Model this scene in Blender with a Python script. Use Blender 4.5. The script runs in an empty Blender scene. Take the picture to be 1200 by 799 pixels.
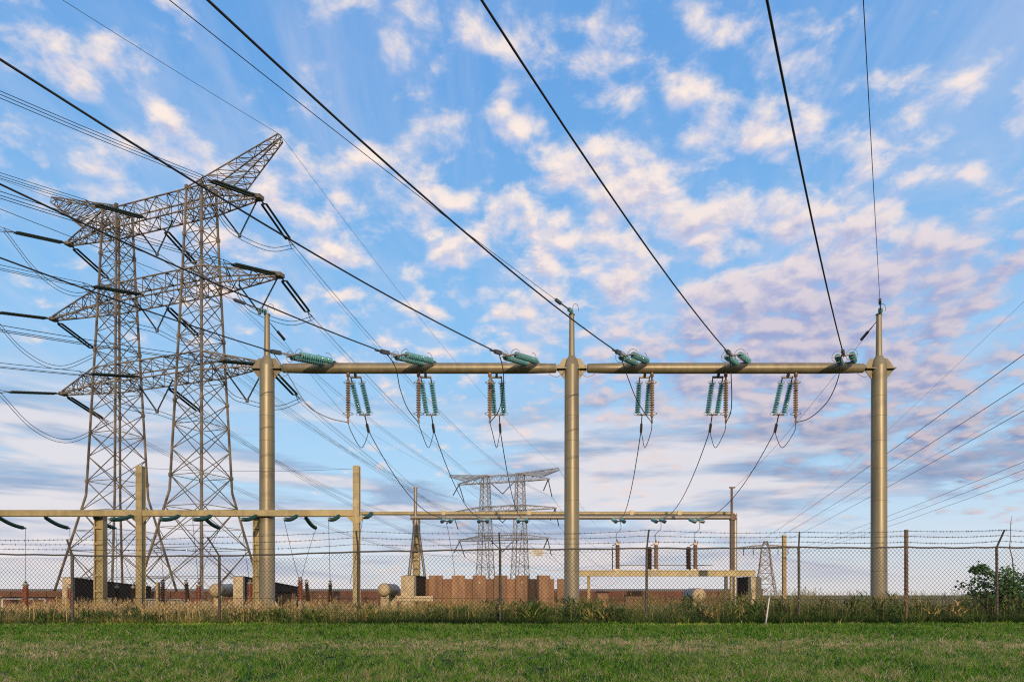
import bpy, math, random
import numpy as np
from mathutils import Vector, Matrix, noise
random.seed(7); RNG = np.random.default_rng(11)
sc = bpy.context.scene
col = sc.collection
F = 800.0; CX = 600.0; HZ = 697.0; EYE = 1.0     # focal length / principal point / horizon row of the reference frame
def at(px, py, Y):
    "world point at depth Y seen at reference position px,py"
    return Vector(((px-CX)*Y/F, Y, EYE+(HZ-py)*Y/F))
V = Vector

# ------------------------------------------------------------------ mesh builder
class MB:
    def __init__(s): s.v = []; s.f = []; s.sm = []; s.mi = []; s.slot = 0
    def _add(s, vs, fs, smooth=False):
        o = len(s.v); s.v += [tuple(p) for p in vs]
        s.f += [tuple(i+o for i in f) for f in fs]; s.sm += [smooth]*len(fs); s.mi += [s.slot]*len(fs)
    def box(s, c, size, rz=0.0, M=None):
        x, y, z = (d/2 for d in size); c = V(c)
        R = M if M is not None else Matrix.Rotation(rz, 3, 'Z')
        vs = [c + R @ V((a*x, b*y, d*z)) for d in (-1, 1) for a, b in ((-1,-1),(1,-1),(1,1),(-1,1))]
        s._add(vs, [(3,2,1,0),(4,5,6,7),(0,1,5,4),(1,2,6,5),(2,3,7,6),(3,0,4,7)])
    def bar(s, a, b, w, h=None):
        a = V(a); b = V(b); d = b-a; L = d.length
        if L < 1e-6: return
        d /= L; up = V((0,0,1)) if abs(d.z) < .95 else V((0,1,0))
        x = d.cross(up).normalized()*(w/2); y = x.cross(d).normalized()*((h or w)/2)
        vs = [p + i*x + j*y for p in (a, b) for i, j in ((-1,-1),(1,-1),(1,1),(-1,1))]
        s._add(vs, [(3,2,1,0),(4,5,6,7),(0,1,5,4),(1,2,6,5),(2,3,7,6),(3,0,4,7)])
    def tube(s, pts, r, n=6, cap=True):
        pts = [V(p) for p in pts]; m = len(pts); vs = []; fs = []
        rr = r if isinstance(r, (list, tuple)) else [r]*m
        px = None
        for i, p in enumerate(pts):
            d = (pts[min(i+1, m-1)] - pts[max(i-1, 0)]).normalized()
            if px is None:
                up = V((0,0,1)) if abs(d.z) < .9 else V((0,1,0))
                px = d.cross(up).normalized()
            px = (px - d*px.dot(d)).normalized(); py = d.cross(px)
            for k in range(n):
                a = 2*math.pi*k/n
                vs.append(p + (px*math.cos(a) + py*math.sin(a))*rr[i])
        for i in range(m-1):
            for k in range(n):
                k2 = (k+1) % n
                fs.append((i*n+k, i*n+k2, (i+1)*n+k2, (i+1)*n+k))
        s._add(vs, fs, True)
        if cap:
            s._add([vs[k] for k in range(n)], [tuple(range(n))[::-1]])
            s._add([vs[(m-1)*n+k] for k in range(n)], [tuple(range(n))])
    def lathe(s, a, d, prof, n=12):
        "profile [(dist along d, radius)] from a"
        a = V(a); d = V(d).normalized()
        s.tube_r([a + d*t for t, r in prof], [r for t, r in prof], d, n)
    def tube_r(s, pts, rr, d, n):
        up = V((0,0,1)) if abs(d.z) < .9 else V((0,1,0))
        x = d.cross(up).normalized(); y = d.cross(x); m = len(pts); vs = []; fs = []
        for p, r in zip(pts, rr):
            for k in range(n):
                a = 2*math.pi*k/n; vs.append(p + (x*math.cos(a)+y*math.sin(a))*r)
        for i in range(m-1):
            for k in range(n):
                k2 = (k+1) % n; fs.append((i*n+k, i*n+k2, (i+1)*n+k2, (i+1)*n+k))
        s._add(vs, fs, True)
        s._add(vs[:n], [tuple(range(n))]); s._add(vs[-n:], [tuple(range(n))[::-1]])
    def ring(s, c, axis, R, r, n=16, m=5):
        c = V(c); d = V(axis).normalized(); up = V((0,0,1)) if abs(d.z) < .9 else V((0,1,0))
        x = d.cross(up).normalized(); y = d.cross(x)
        s.tube([c + (x*math.cos(2*math.pi*k/n)+y*math.sin(2*math.pi*k/n))*R for k in range(n+1)], r, m, False)
    def poly(s, pts, thick, nrm):
        "prism of a planar polygon"
        n = V(nrm).normalized()*(thick/2); k = len(pts); pts = [V(p) for p in pts]
        vs = [p-n for p in pts] + [p+n for p in pts]
        fs = [tuple(range(k))[::-1], tuple(range(k, 2*k))] + [(i, (i+1) % k, k+(i+1) % k, k+i) for i in range(k)]
        s._add(vs, fs)
    def build(s, name, mat, parent=None):
        me = bpy.data.meshes.new(name); me.from_pydata(s.v, [], s.f); me.update()
        me.polygons.foreach_set('use_smooth', s.sm); 
        for m_ in (mat if isinstance(mat, (list, tuple)) else [mat]): me.materials.append(m_)
        me.polygons.foreach_set('material_index', s.mi)
        o = bpy.data.objects.new(name, me); col.objects.link(o)
        if parent: o.parent = parent; o.matrix_parent_inverse = parent.matrix_basis.inverted()
        return o
def tag(o, label=None, cat=None, group=None, kind=None):
    if label: o['label'] = label
    if cat: o['category'] = cat
    if group: o['group'] = group
    if kind: o['kind'] = kind
    return o
def thing(name, loc, label, cat, group=None, rz=0.0):
    o = bpy.data.objects.new(name, None); col.objects.link(o); o.empty_display_size = .2
    o.location = loc; o.rotation_euler = (0, 0, rz); tag(o, label, cat, group)
    return o
def kids(o): return [c for c in bpy.data.objects if c.parent == o]
def copy_tree(o, label=None, loc=None, rz=None):
    r = o.copy(); col.objects.link(r)
    if label: r['label'] = label
    if loc is not None: r.location = loc
    if rz is not None: r.rotation_euler = (0, 0, rz)
    for ch in kids(o):
        c = ch.copy(); col.objects.link(c); c.parent = r
        for g in kids(ch):
            d = g.copy(); col.objects.link(d); d.parent = c
    return r

# ------------------------------------------------------------------ materials
def mat(name, c, rough=.6, metal=0.0, c2=None, scale=3.0, stretch=(1,1,1), bump=0.0, detail=6, spec=None, lo=.35, hi=.65):
    m = bpy.data.materials.new(name); m.use_nodes = True; nt = m.node_tree; b = nt.nodes['Principled BSDF']
    b.inputs['Base Color'].default_value = (*c, 1); b.inputs['Roughness'].default_value = rough
    b.inputs['Metallic'].default_value = metal
    if spec is not None: b.inputs['Specular IOR Level'].default_value = spec
    if c2 or bump:
        tc = nt.nodes.new('ShaderNodeTexCoord'); mp = nt.nodes.new('ShaderNodeMapping'); mp.inputs['Scale'].default_value = stretch
        n = nt.nodes.new('ShaderNodeTexNoise'); n.inputs['Scale'].default_value = scale; n.inputs['Detail'].default_value = detail
        n.inputs['Roughness'].default_value = .65
        nt.links.new(tc.outputs['Object'], mp.inputs[0]); nt.links.new(mp.outputs[0], n.inputs['Vector'])
        if c2:
            r = nt.nodes.new('ShaderNodeValToRGB'); r.color_ramp.elements[0].position = lo; r.color_ramp.elements[1].position = hi
            r.color_ramp.elements[0].color = (*c, 1); r.color_ramp.elements[1].color = (*c2, 1)
            nt.links.new(n.outputs['Fac'], r.inputs[0]); nt.links.new(r.outputs[0], b.inputs['Base Color'])
        if bump:
            bp = nt.nodes.new('ShaderNodeBump'); bp.inputs['Strength'].default_value = bump; bp.inputs['Distance'].default_value = .02
            nt.links.new(n.outputs['Fac'], bp.inputs['Height']); nt.links.new(bp.outputs[0], b.inputs['Normal'])
    return m
def tint_mat(name, ramp, rough=.6, trans=.25):
    "foliage: colour ramp over the per-leaf attribute 'tint'"
    m = bpy.data.materials.new(name); m.use_nodes = True; nt = m.node_tree; b = nt.nodes['Principled BSDF']
    a = nt.nodes.new('ShaderNodeAttribute'); a.attribute_name = 'tint'
    r = nt.nodes.new('ShaderNodeValToRGB'); e = r.color_ramp.elements
    while len(e) < len(ramp): e.new(.5)
    for k, (p, c) in enumerate(ramp): e[k].position = p; e[k].color = (*c, 1)
    nt.links.new(a.outputs['Fac'], r.inputs[0]); nt.links.new(r.outputs[0], b.inputs['Base Color'])
    b.inputs['Roughness'].default_value = rough; b.inputs['Specular IOR Level'].default_value = .25
    t = nt.nodes.new('ShaderNodeBsdfTranslucent'); nt.links.new(r.outputs[0], t.inputs[0])
    mx = nt.nodes.new('ShaderNodeMixShader'); mx.inputs[0].default_value = trans
    nt.links.new(b.outputs[0], mx.inputs[1]); nt.links.new(t.outputs[0], mx.inputs[2])
    nt.links.new(mx.outputs[0], nt.nodes['Material Output'].inputs[0])
    return m
M = dict(
    gantry=mat('gantry_paint', (.10,.087,.055), .44, .25, (.205,.175,.105), 2.4, (1,1,.10), .05, lo=.25, hi=.75),
    flange=mat('flange_paint', (.095,.08,.046), .5, .2, (.14,.118,.07), 3),
    weld=mat('weld_seam', (.07,.06,.04), .6, .2),
    galv=mat('galvanised_steel', (.13,.12,.11), .5, .4, (.20,.18,.16), 5, bump=.05),
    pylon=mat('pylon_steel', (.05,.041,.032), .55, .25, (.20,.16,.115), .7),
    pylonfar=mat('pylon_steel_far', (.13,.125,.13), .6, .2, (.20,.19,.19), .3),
    dark=mat('dark_fitting', (.045,.045,.045), .45, .5, (.09,.085,.08), 12),
    wire=mat('conductor_aluminium', (.012,.012,.013), .55, .2, (.02,.02,.02), 30),
    wirefar=mat('conductor_far', (.06,.065,.075), .6, .3, (.09,.095,.1), 3),  # paler, greyer tone for the distant wires
    brightwire=mat('jumper_aluminium', (.16,.14,.115), .4, .5, (.24,.21,.17), 20),
    rodins=mat('green_black_insulator', (.004,.010,.010), .6, 0, (.008,.02,.018), 5, spec=.2),
    greenins=mat('dark_green_insulator', (.008,.05,.035), .2, 0, (.012,.075,.05), 8),
    brownins=mat('brown_porcelain', (.10,.028,.014), .22, 0, (.16,.05,.022), 9),
    tanins=mat('tan_porcelain', (.115,.06,.028), .3, 0, (.18,.105,.05), 9),
    cap=mat('insulator_cap', (.20,.19,.17), .45, .4, (.28,.26,.23), 9),
    yellow=mat('yellow_beam_paint', (.175,.14,.062), .5, .1, (.27,.22,.105), 2.2, (1,1,.35), .03),
    fence=mat('fence_wire', (.014,.013,.012), .7, .1, (.028,.025,.022), 8),
    fpost=mat('fence_post_steel', (.04,.038,.037), .65, .2, (.085,.076,.068), 6, (1,1,.4), .06),
    rustpost=mat('rusty_post', (.075,.04,.026), .75, .15, (.13,.085,.06), 7, (1,1,.5), .1),
    wood=mat('weathered_wood', (.24,.165,.07), .8, 0, (.34,.25,.12), 9, (3,3,.3), .15),
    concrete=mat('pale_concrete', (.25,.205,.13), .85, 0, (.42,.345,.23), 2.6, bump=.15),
    sidewall=mat('dark_and_shaded', (.016,.011,.008), .9, 0, (.036,.023,.016), 2.2, bump=.15, spec=.08),  # plain dark parts, and shade of the firewall sides put into the colour
    panel=mat('brown_concrete', (.115,.06,.032), .85, 0, (.27,.155,.088), 2.2, (1.5,1,.28), .25, lo=.28, hi=.72),
    panel2=mat('brown_concrete_recess', (.15,.078,.042), .85, 0, (.21,.115,.062), 1.8, (1,1,.5), .12),
    tank=mat('tank_grey', (.15,.165,.17), .5, .15, (.22,.23,.225), 3, bump=.05),
    tankend=mat('tank_end_cream', (.24,.19,.105), .6, .05, (.36,.29,.18), 5),
    radiator=mat('radiator_grey', (.22,.23,.22), .5, .2, (.32,.32,.30), 4),
    white=mat('white_paint', (.34,.345,.34), .6, 0, (.48,.48,.46), 5),
    sign=mat('sign_face', (.27,.265,.26), .5, 0, (.33,.32,.31), 14),
    ink=mat('sign_ink', (.06,.06,.06), .6),
    bark=mat('bark', (.09,.06,.035), .85, 0, (.14,.10,.06), 12),
)
def vary(m, amount=.5):
    nt = m.node_tree; b = nt.nodes['Principled BSDF']; src = b.inputs['Base Color'].links[0].from_socket
    oi = nt.nodes.new('ShaderNodeObjectInfo'); mr = nt.nodes.new('ShaderNodeMapRange'); mr.inputs[3].default_value = 1-amount*.6; mr.inputs[4].default_value = 1+amount*.4
    vs = nt.nodes.new('ShaderNodeVectorMath'); vs.operation = 'SCALE'
    nt.links.new(oi.outputs['Random'], mr.inputs[0]); nt.links.new(src, vs.inputs[0]); nt.links.new(mr.outputs[0], vs.inputs['Scale']); nt.links.new(vs.outputs[0], b.inputs['Base Color'])
vary(M['panel'], .5); vary(M['panel2'], .6); vary(M['tanins'], .5); vary(M['brownins'], .5); vary(M['fpost'], .6)
def glass_mat():
    m = mat('teal_glass', (.06,.20,.225), .06, 0, (.17,.38,.41), 9)
    nt = m.node_tree; b = nt.nodes['Principled BSDF']
    t = nt.nodes.new('ShaderNodeBsdfTranslucent'); t.inputs[0].default_value = (.30,.75,.78,1)
    mx = nt.nodes.new('ShaderNodeMixShader'); mx.inputs[0].default_value = .36
    nt.links.new(b.outputs[0], mx.inputs[1]); nt.links.new(t.outputs[0], mx.inputs[2])
    nt.links.new(mx.outputs[0], nt.nodes['Material Output'].inputs[0])
    return m
M['glass'] = glass_mat(); vary(M['glass'], .5)
def brick_mat():
    m = mat('red_brick', (.10,.04,.024), .85); nt = m.node_tree; b = nt.nodes['Principled BSDF']
    tc = nt.nodes.new('ShaderNodeTexCoord'); mp = nt.nodes.new('ShaderNodeMapping'); mp.inputs['Rotation'].default_value = (math.pi/2, 0, 0)
    br = nt.nodes.new('ShaderNodeTexBrick'); br.inputs['Scale'].default_value = 2.2
    br.inputs['Color1'].default_value = (.105,.038,.02,1); br.inputs['Color2'].default_value = (.16,.062,.03,1); br.inputs['Mortar'].default_value = (.09,.06,.045,1)
    n = nt.nodes.new('ShaderNodeTexNoise'); n.inputs['Scale'].default_value = .5
    mx = nt.nodes.new('ShaderNodeMix'); mx.data_type = 'RGBA'; mx.blend_type = 'MULTIPLY'; mx.inputs[0].default_value = .6
    nt.links.new(tc.outputs['Object'], mp.inputs[0]); nt.links.new(mp.outputs[0], br.inputs['Vector'])
    nt.links.new(tc.outputs['Object'], n.inputs['Vector'])
    nt.links.new(br.outputs['Color'], mx.inputs[6]); nt.links.new(n.outputs['Color'], mx.inputs[7])
    nt.links.new(mx.outputs[2], b.inputs['Base Color'])
    return m
M['brick'] = brick_mat()

# ------------------------------------------------------------------ camera
cam = bpy.data.cameras.new('camera'); co = bpy.data.objects.new('camera', cam); col.objects.link(co); sc.camera = co
co.location = (0, 0, EYE); co.rotation_euler = (math.pi/2, 0, 0)
cam.sensor_width = 36; cam.lens = 24; cam.shift_y = (HZ-399.5)/1200; cam.clip_end = 20000; cam.clip_start = .05

# ------------------------------------------------------------------ light and sky
SUN_EL, SUN_AZ = math.radians(11.5), math.radians(9)     # behind the camera, slightly right
sd = V((math.sin(SUN_AZ)*math.cos(SUN_EL), -math.cos(SUN_AZ)*math.cos(SUN_EL), math.sin(SUN_EL)))
L = bpy.data.lights.new('sun', 'SUN'); L.energy = 4.2; L.angle = math.radians(.5); L.color = (1, .74, .47)
lo = bpy.data.objects.new('sun', L); col.objects.link(lo); lo.rotation_euler = sd.to_track_quat('Z', 'Y').to_euler(); lo.location = (0, -60, 60)
sc.view_settings.view_transform = 'Standard'; sc.view_settings.look = 'None'; sc.view_settings.exposure = 0
sc.cycles.use_denoising = False; sc.cycles.filter_width = 1.15; sc.cycles.sample_clamp_indirect = 4.0
sc.cycles.max_bounces = 6

def make_world():
    w = bpy.data.worlds.new('World'); sc.world = w; w.use_nodes = True; nt = w.node_tree; N = nt.nodes; K = nt.links
    N.clear()
    def val(x, sock):
        if isinstance(x, (int, float)): sock.default_value = x
        else: K.new(x, sock)
    def m(op, a, b=None, c=None, clamp=False):
        n = N.new('ShaderNodeMath'); n.operation = op; n.use_clamp = clamp
        val(a, n.inputs[0])
        if b is not None: val(b, n.inputs[1])
        if c is not None: val(c, n.inputs[2])
        return n.outputs[0]
    def vm(op, a, b=None, scale=None):
        n = N.new('ShaderNodeVectorMath'); n.operation = op
        for x, i in ((a, 0), (b, 1)):
            if x is None: continue
            if isinstance(x, (tuple, Vector)): n.inputs[i].default_value = tuple(x)
            else: K.new(x, n.inputs[i])
        if scale is not None: val(scale, n.inputs['Scale'])
        return n.outputs['Value'] if op in ('DOT_PRODUCT', 'LENGTH') else n.outputs[0]
    def sstep(x, a, b):
        n = N.new('ShaderNodeMapRange'); n.interpolation_type = 'SMOOTHSTEP'
        K.new(x, n.inputs[0]); n.inputs[1].default_value = a; n.inputs[2].default_value = b
        return n.outputs[0]
    def mix(f, a, b):
        n = N.new('ShaderNodeMix'); n.data_type = 'RGBA'; val(f, n.inputs[0])
        for x, i in ((a, 6), (b, 7)):
            if isinstance(x, tuple): n.inputs[i].default_value = (*x, 1)
            else: K.new(x, n.inputs[i])
        return n.outputs[2]
    def fbm(vec, scale, detail=7, rough=.55, dist=0.0, lac=2.0):
        n = N.new('ShaderNodeTexNoise'); n.inputs['Scale'].default_value = scale; n.inputs['Detail'].default_value = detail
        n.inputs['Roughness'].default_value = rough; n.inputs['Distortion'].default_value = dist; n.inputs['Lacunarity'].default_value = lac
        K.new(vec, n.inputs['Vector']); return n.outputs['Fac']
    def warmv(N):
        c = N.new('ShaderNodeCombineXYZ')
        for i, v in enumerate((16.0, 11.5, 7.0)): c.inputs[i].default_value = v
        return c.outputs[0]
    geo = N.new('ShaderNodeTexCoord'); D = vm('NORMALIZE', geo.outputs['Generated'])
    sep = N.new('ShaderNodeSeparateXYZ'); K.new(D, sep.inputs[0]); dx, dy, dz = sep.outputs
    sky = N.new('ShaderNodeTexSky'); sky.sky_type = 'NISHITA'; sky.sun_disc = False
    sky.sun_elevation = SUN_EL; sky.sun_rotation = math.pi - SUN_AZ; sky.air_density = 1.0; sky.dust_density = .6; sky.ozone_density = 1.6
    # clear-air colour: the sky model, gently graded towards the deep evening blue overhead and the milky horizon
    zc = m('MAXIMUM', dz, 0.0)
    hs = N.new('ShaderNodeHueSaturation'); hs.inputs['Saturation'].default_value = 1.0; hs.inputs['Value'].default_value = 1.0
    K.new(sky.outputs[0], hs.inputs['Color'])
    ramp = N.new('ShaderNodeValToRGB'); e = ramp.color_ramp.elements
    for k in range(4): e.new(.5)
    for el, (p, c) in zip(e, ((0.0,(7.9,7.7,7.9)),(.05,(6.6,7.7,8.9)),(.17,(4.5,7.1,9.6)),(.36,(2.6,5.6,9.3)),(.60,(1.45,4.0,8.3)),(1.0,(.9,2.8,7.0)))):
        el.position = p; el.color = tuple(x/10 for x in c) + (1,)
    K.new(zc, ramp.inputs[0])
    grade = vm('SCALE', ramp.outputs[0], scale=10.0)
    clear = mix(.90, hs.outputs[0], grade)
    # cloud layer: plane projection of the view ray
    inv = m('DIVIDE', 1.0, m('ADD', zc, .24))
    cmb = N.new('ShaderNodeCombineXYZ'); K.new(m('MULTIPLY', dx, inv), cmb.inputs[0]); K.new(m('MULTIPLY', dy, inv), cmb.inputs[1])
    P = cmb.outputs[0]
    def bump(px, py, width, amp):
        "soft patch of more (or less) cloud round a compass direction"
        c = V(((px-CX)/F, 1, (HZ-py)/F)).normalized(); k = 1.0/(width/F)**2
        return m('MULTIPLY', m('EXPONENT', m('MULTIPLY', m('SUBTRACT', vm('DOT_PRODUCT', D, c), 1.0), 2*k*.5)), amp)
    bumps = [bump(1060,330,140,.05), bump(1180,270,110,.03), bump(900,250,110,.03), bump(740,450,110,.06), bump(880,390,100,.09), bump(1150,430,100,.10), bump(760,380,90,.03),
             bump(690,250,90,.03), bump(560,320,90,.05), bump(400,290,100,.08), bump(500,200,90,.02), bump(40,230,110,.11), bump(110,60,150,.0), bump(300,130,120,-.03),
             bump(560,60,120,.05), bump(720,60,110,.06), bump(790,190,90,.04), bump(620,140,80,-.05), bump(1150,80,150,-.06), bump(180,430,120,-.12), bump(560,440,90,-.02), bump(1120,590,130,-.12), bump(960,570,120,-.08),
             bump(1090,490,90,.17), bump(940,470,90,.10), bump(420,480,100,.02), bump(830,80,110,.0), bump(300,570,150,-.06), bump(310,330,80,.06)]
    bias = bumps[0]
    for b in bumps[1:]: bias = m('ADD', bias, b)
    def density(Pv, det):
        big = fbm(Pv, 2.3, 3, .5)
        med = fbm(Pv, 10.5, det, .60, .2)
        wob = N.new('ShaderNodeTexNoise'); wob.inputs['Scale'].default_value = 9.0; wob.inputs['Detail'].default_value = 3; K.new(Pv, wob.inputs['Vector'])
        vo = N.new('ShaderNodeTexVoronoi'); vo.feature = 'SMOOTH_F1'; vo.inputs['Scale'].default_value = 14.5; vo.inputs['Smoothness'].default_value = .35
        K.new(vm('ADD', Pv, vm('SCALE', vm('SUBTRACT', wob.outputs['Color'], (.5,.5,.5)), scale=.085)), vo.inputs['Vector'])
        puff = m('SUBTRACT', .5, vo.outputs['Distance'])
        x = m('ADD', m('ADD', m('MULTIPLY', med, .85), m('MULTIPLY', puff, .24)), m('ADD', m('MULTIPLY', big, .42), -.055))
        return m('ADD', x, bias)
    d0 = density(P, 9)
    Poff = vm('ADD', P, (.006, -.030, 0.0))
    d1 = density(Poff, 5)
    Psh = vm('ADD', P, (.03, -.25, 0.0)); d2 = fbm(Psh, 2.4, 4, .5)
    cover = sstep(d0, .59, .84)
    thick = sstep(d0, .66, .86)
    lit = sstep(m('SUBTRACT', d0, d1), -.17, .14)
    # thin high veil, streaked
    mp = N.new('ShaderNodeMapping'); mp.inputs['Rotation'].default_value = (0, 0, math.radians(-28)); mp.inputs['Scale'].default_value = (3.2, 1.1, 1)
    K.new(P, mp.inputs[0])
    veil = m('MULTIPLY', sstep(fbm(mp.outputs[0], 1.5, 8, .62, .5), .40, .78), .50)
    veil = m('MULTIPLY', veil, sstep(zc, .10, .42))
    veilc = (6.8, 6.9, 8.2)
    warm = mix(sstep(zc, .05, .50), (10.0,7.5,6.3), (10.1,8.6,7.7))
    grey = mix(sstep(zc, .08, .42), (1.7,2.3,4.3), (3.7,4.0,6.5))
    dark = bump(1110,480,110,1.2)
    for bb in ((890,440,90,.8),(760,500,90,.7),(1190,400,80,.6),(640,440,60,.4)): dark = m('ADD', dark, bump(*bb))
    dark = m('MINIMUM', dark, 1.0)
    shade = mix(m('MAXIMUM', m('MULTIPLY', thick, .85), dark), (7.0,6.9,8.3), grey)
    ccol = mix(m('MULTIPLY', lit, m('SUBTRACT', 1.0, m('MULTIPLY', dark, .5))), shade, warm)
    base = mix(veil, clear, veilc)
    c1 = mix(m('MULTIPLY', cover, .93), base, ccol)
    # low flat bands near the horizon
    mp2 = N.new('ShaderNodeMapping'); mp2.inputs['Scale'].default_value = (3.0, 3.0, 22.0); K.new(D, mp2.inputs[0])
    bandn = m('ADD', fbm(mp2.outputs[0], 1.0, 7, .58, .3), m('ADD', bump(120,580,140,.24), m('ADD', bump(790,545,150,.24), m('ADD', bump(560,640,200,.04), bump(1150,600,150,-.08)))))
    bandm = m('MULTIPLY', sstep(bandn, .53, .68), m('MULTIPLY', sstep(zc, .0, .05), m('SUBTRACT', 1.0, sstep(zc, .20, .30))))
    mp3 = N.new('ShaderNodeMapping'); mp3.inputs['Scale'].default_value = (3.0, 3.0, 22.0); mp3.inputs['Location'].default_value = (0, 0, -.45); K.new(D, mp3.inputs[0])
    bandup = fbm(mp3.outputs[0], 1.0, 4, .58, .3)
    bcol = mix(sstep(m('SUBTRACT', bandn, bandup), .04, .30), (2.5,3.4,5.4), (8.5,7.6,7.6))
    c2 = mix(m('MULTIPLY', bandm, .74), c1, bcol)
    hz = m('SUBTRACT', 1.0, sstep(zc, .0, .14))
    c3 = mix(m('MULTIPLY', hz, .30), c2, (8.6, 8.1, 8.3))
    # warm glow of the evening sky round the sun, behind the viewer
    glow = m('EXPONENT', m('MULTIPLY', m('SUBTRACT', vm('DOT_PRODUCT', D, (sd.x, sd.y, sd.z)), 1.0), 3.2))
    c3 = vm('ADD', c3, vm('SCALE', warmv(N), scale=glow))
    below = sstep(dz, -.02, .0)
    c4 = mix(below, (1.2, 1.3, .9), c3)
    bg = N.new('ShaderNodeBackground'); bg.inputs['Strength'].default_value = .10; K.new(c4, bg.inputs[0])
    out = N.new('ShaderNodeOutputWorld'); K.new(bg.outputs[0], out.inputs[0])
    w.cycles.sampling_method = 'MANUAL'; w.cycles.sample_map_resolution = 512
make_world()
# ------------------------------------------------------------------ ground
def ground_mat():
    m = mat('ground_soil_and_grass', (.05,.085,.02), .95, 0, (.10,.09,.04), .9, (1,1.6,1), .3)
    return m
def make_ground():
    mb = MB(); ys = [-400,-60,-8,2,5,8,11,14,17,20,23,26,30,36,45,60,90,150,300,700,2000,6000]; xs = [-6000,-1500,-400,-150]+list(range(-80,81,4))+[150,400,1500,6000]
    vs = []; fs = []
    for y in ys:
        for x in xs:
            z = 0.05*noise.noise(V((x*.09, y*.12, 3))) if (4 < y < 60 and abs(x) < 90) else 0
            vs.append((x, y, z if y > 20 else z*.8))
    n = len(xs)
    for j in range(len(ys)-1):
        for i in range(n-1): fs.append((j*n+i, j*n+i+1, (j+1)*n+i+1, (j+1)*n+i))
    mb._add(vs, fs, True)
    o = mb.build('ground', ground_mat()); tag(o, 'flat grassy ground of the substation field', None, kind='structure')
make_ground()
def gz(x, y): return 0.05*noise.noise(V((x*.09, y*.12, 3)))*(1 if y > 20 else .8) if 4 < y < 60 else 0
def make_shade_bank():      # unseen bank added behind the camera to keep the low sun off the lawn
    mb = MB(); vs = []; fs = []; xs = list(range(-160, 161, 4)); prof = [(-9,0),(-14,4.5),(-19,8.7),(-22,9.3),(-27,8.8),(-40,0)]
    for x in xs:
        k = 1 + .05*noise.noise(V((x*.12, 0, 0))) + .035*noise.noise(V((x*.5, 5, 0)))
        for y, z in prof: vs.append((x, y, z*k - .02))
    n = len(prof)
    for i in range(len(xs)-1):
        for j in range(n-1): fs.append((i*n+j, i*n+j+1, (i+1)*n+j+1, (i+1)*n+j))
    mb._add(vs, fs, True); o = mb.build('shade_bank', ground_mat()); tag(o, 'unseen grassy bank added behind the camera to shade the lawn', None, kind='structure')
make_shade_bank()

def blades(name, x, y, h, w, lean, tint, material, label, zoff=0.0, seg=2, droop=.35):
    "one mesh of many bent grass blades (arrays of equal length)"
    n = len(x); a = RNG.uniform(0, 2*np.pi, n); ld = RNG.uniform(0, 2*np.pi, n)
    z0 = np.array([gz(px, py) for px, py in zip(x, y)]) - .01 + zoff
    cx, cy = np.cos(a)*w/2, np.sin(a)*w/2; lx, ly = np.cos(ld)*lean*h, np.sin(ld)*lean*h
    k = 2*seg+1; co_ = np.zeros((n, k, 3))
    for s in range(seg):
        t = s/seg; wd = 1 - .35*t; off = t**1.7
        bx, by, bz = x+lx*off, y+ly*off, z0+h*(t - droop*lean*t*t)
        co_[:, 2*s] = np.stack([bx-cx*wd, by-cy*wd, bz], 1); co_[:, 2*s+1] = np.stack([bx+cx*wd, by+cy*wd, bz], 1)
    co_[:, k-1] = np.stack([x+lx, y+ly, z0+h*(1-droop*lean)], 1)
    base = (np.arange(n)*k)[:, None]; tris = []
    for s in range(seg-1):
        tris += [base+np.array([2*s, 2*s+1, 2*s+3]), base+np.array([2*s, 2*s+3, 2*s+2])]
    tris.append(base+np.array([2*seg-2, 2*seg-1, 2*seg]))
    tr = np.concatenate(tris, 0).astype(np.int32)
    me = bpy.data.meshes.new(name); me.vertices.add(n*k); me.vertices.foreach_set('co', co_.reshape(-1).astype(np.float32))
    me.loops.add(tr.size); me.loops.foreach_set('vertex_index', tr.reshape(-1)); me.polygons.add(len(tr))
    me.polygons.foreach_set('loop_start', np.arange(0, tr.size, 3, dtype=np.int32)); me.update(calc_edges=True)
    at_ = me.attributes.new('tint', 'FLOAT', 'POINT'); at_.data.foreach_set('value', np.repeat(np.clip(tint, 0, 1), k).astype(np.float32))
    me.materials.append(material); o = bpy.data.objects.new(name, me); col.objects.link(o); tag(o, label, kind='stuff'); return o
def nz(x, y, s, seed=0.0): return np.array([noise.noise(V((a*s, b*s, seed))) for a, b in zip(x, y)])
M['lawn'] = tint_mat('lawn_blades', [(0,(.016,.038,.004)),(.24,(.09,.24,.010)),(.50,(.30,.54,.022)),(.64,(.42,.34,.08)),(1,(.95,.66,.33))], .55, .3)
M['weeds'] = tint_mat('weed_blades', [(0,(.018,.045,.010)),(.30,(.06,.12,.022)),(.52,(.17,.18,.05)),(.72,(.40,.28,.11)),(1,(.64,.46,.24))], .65, .3)
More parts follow.
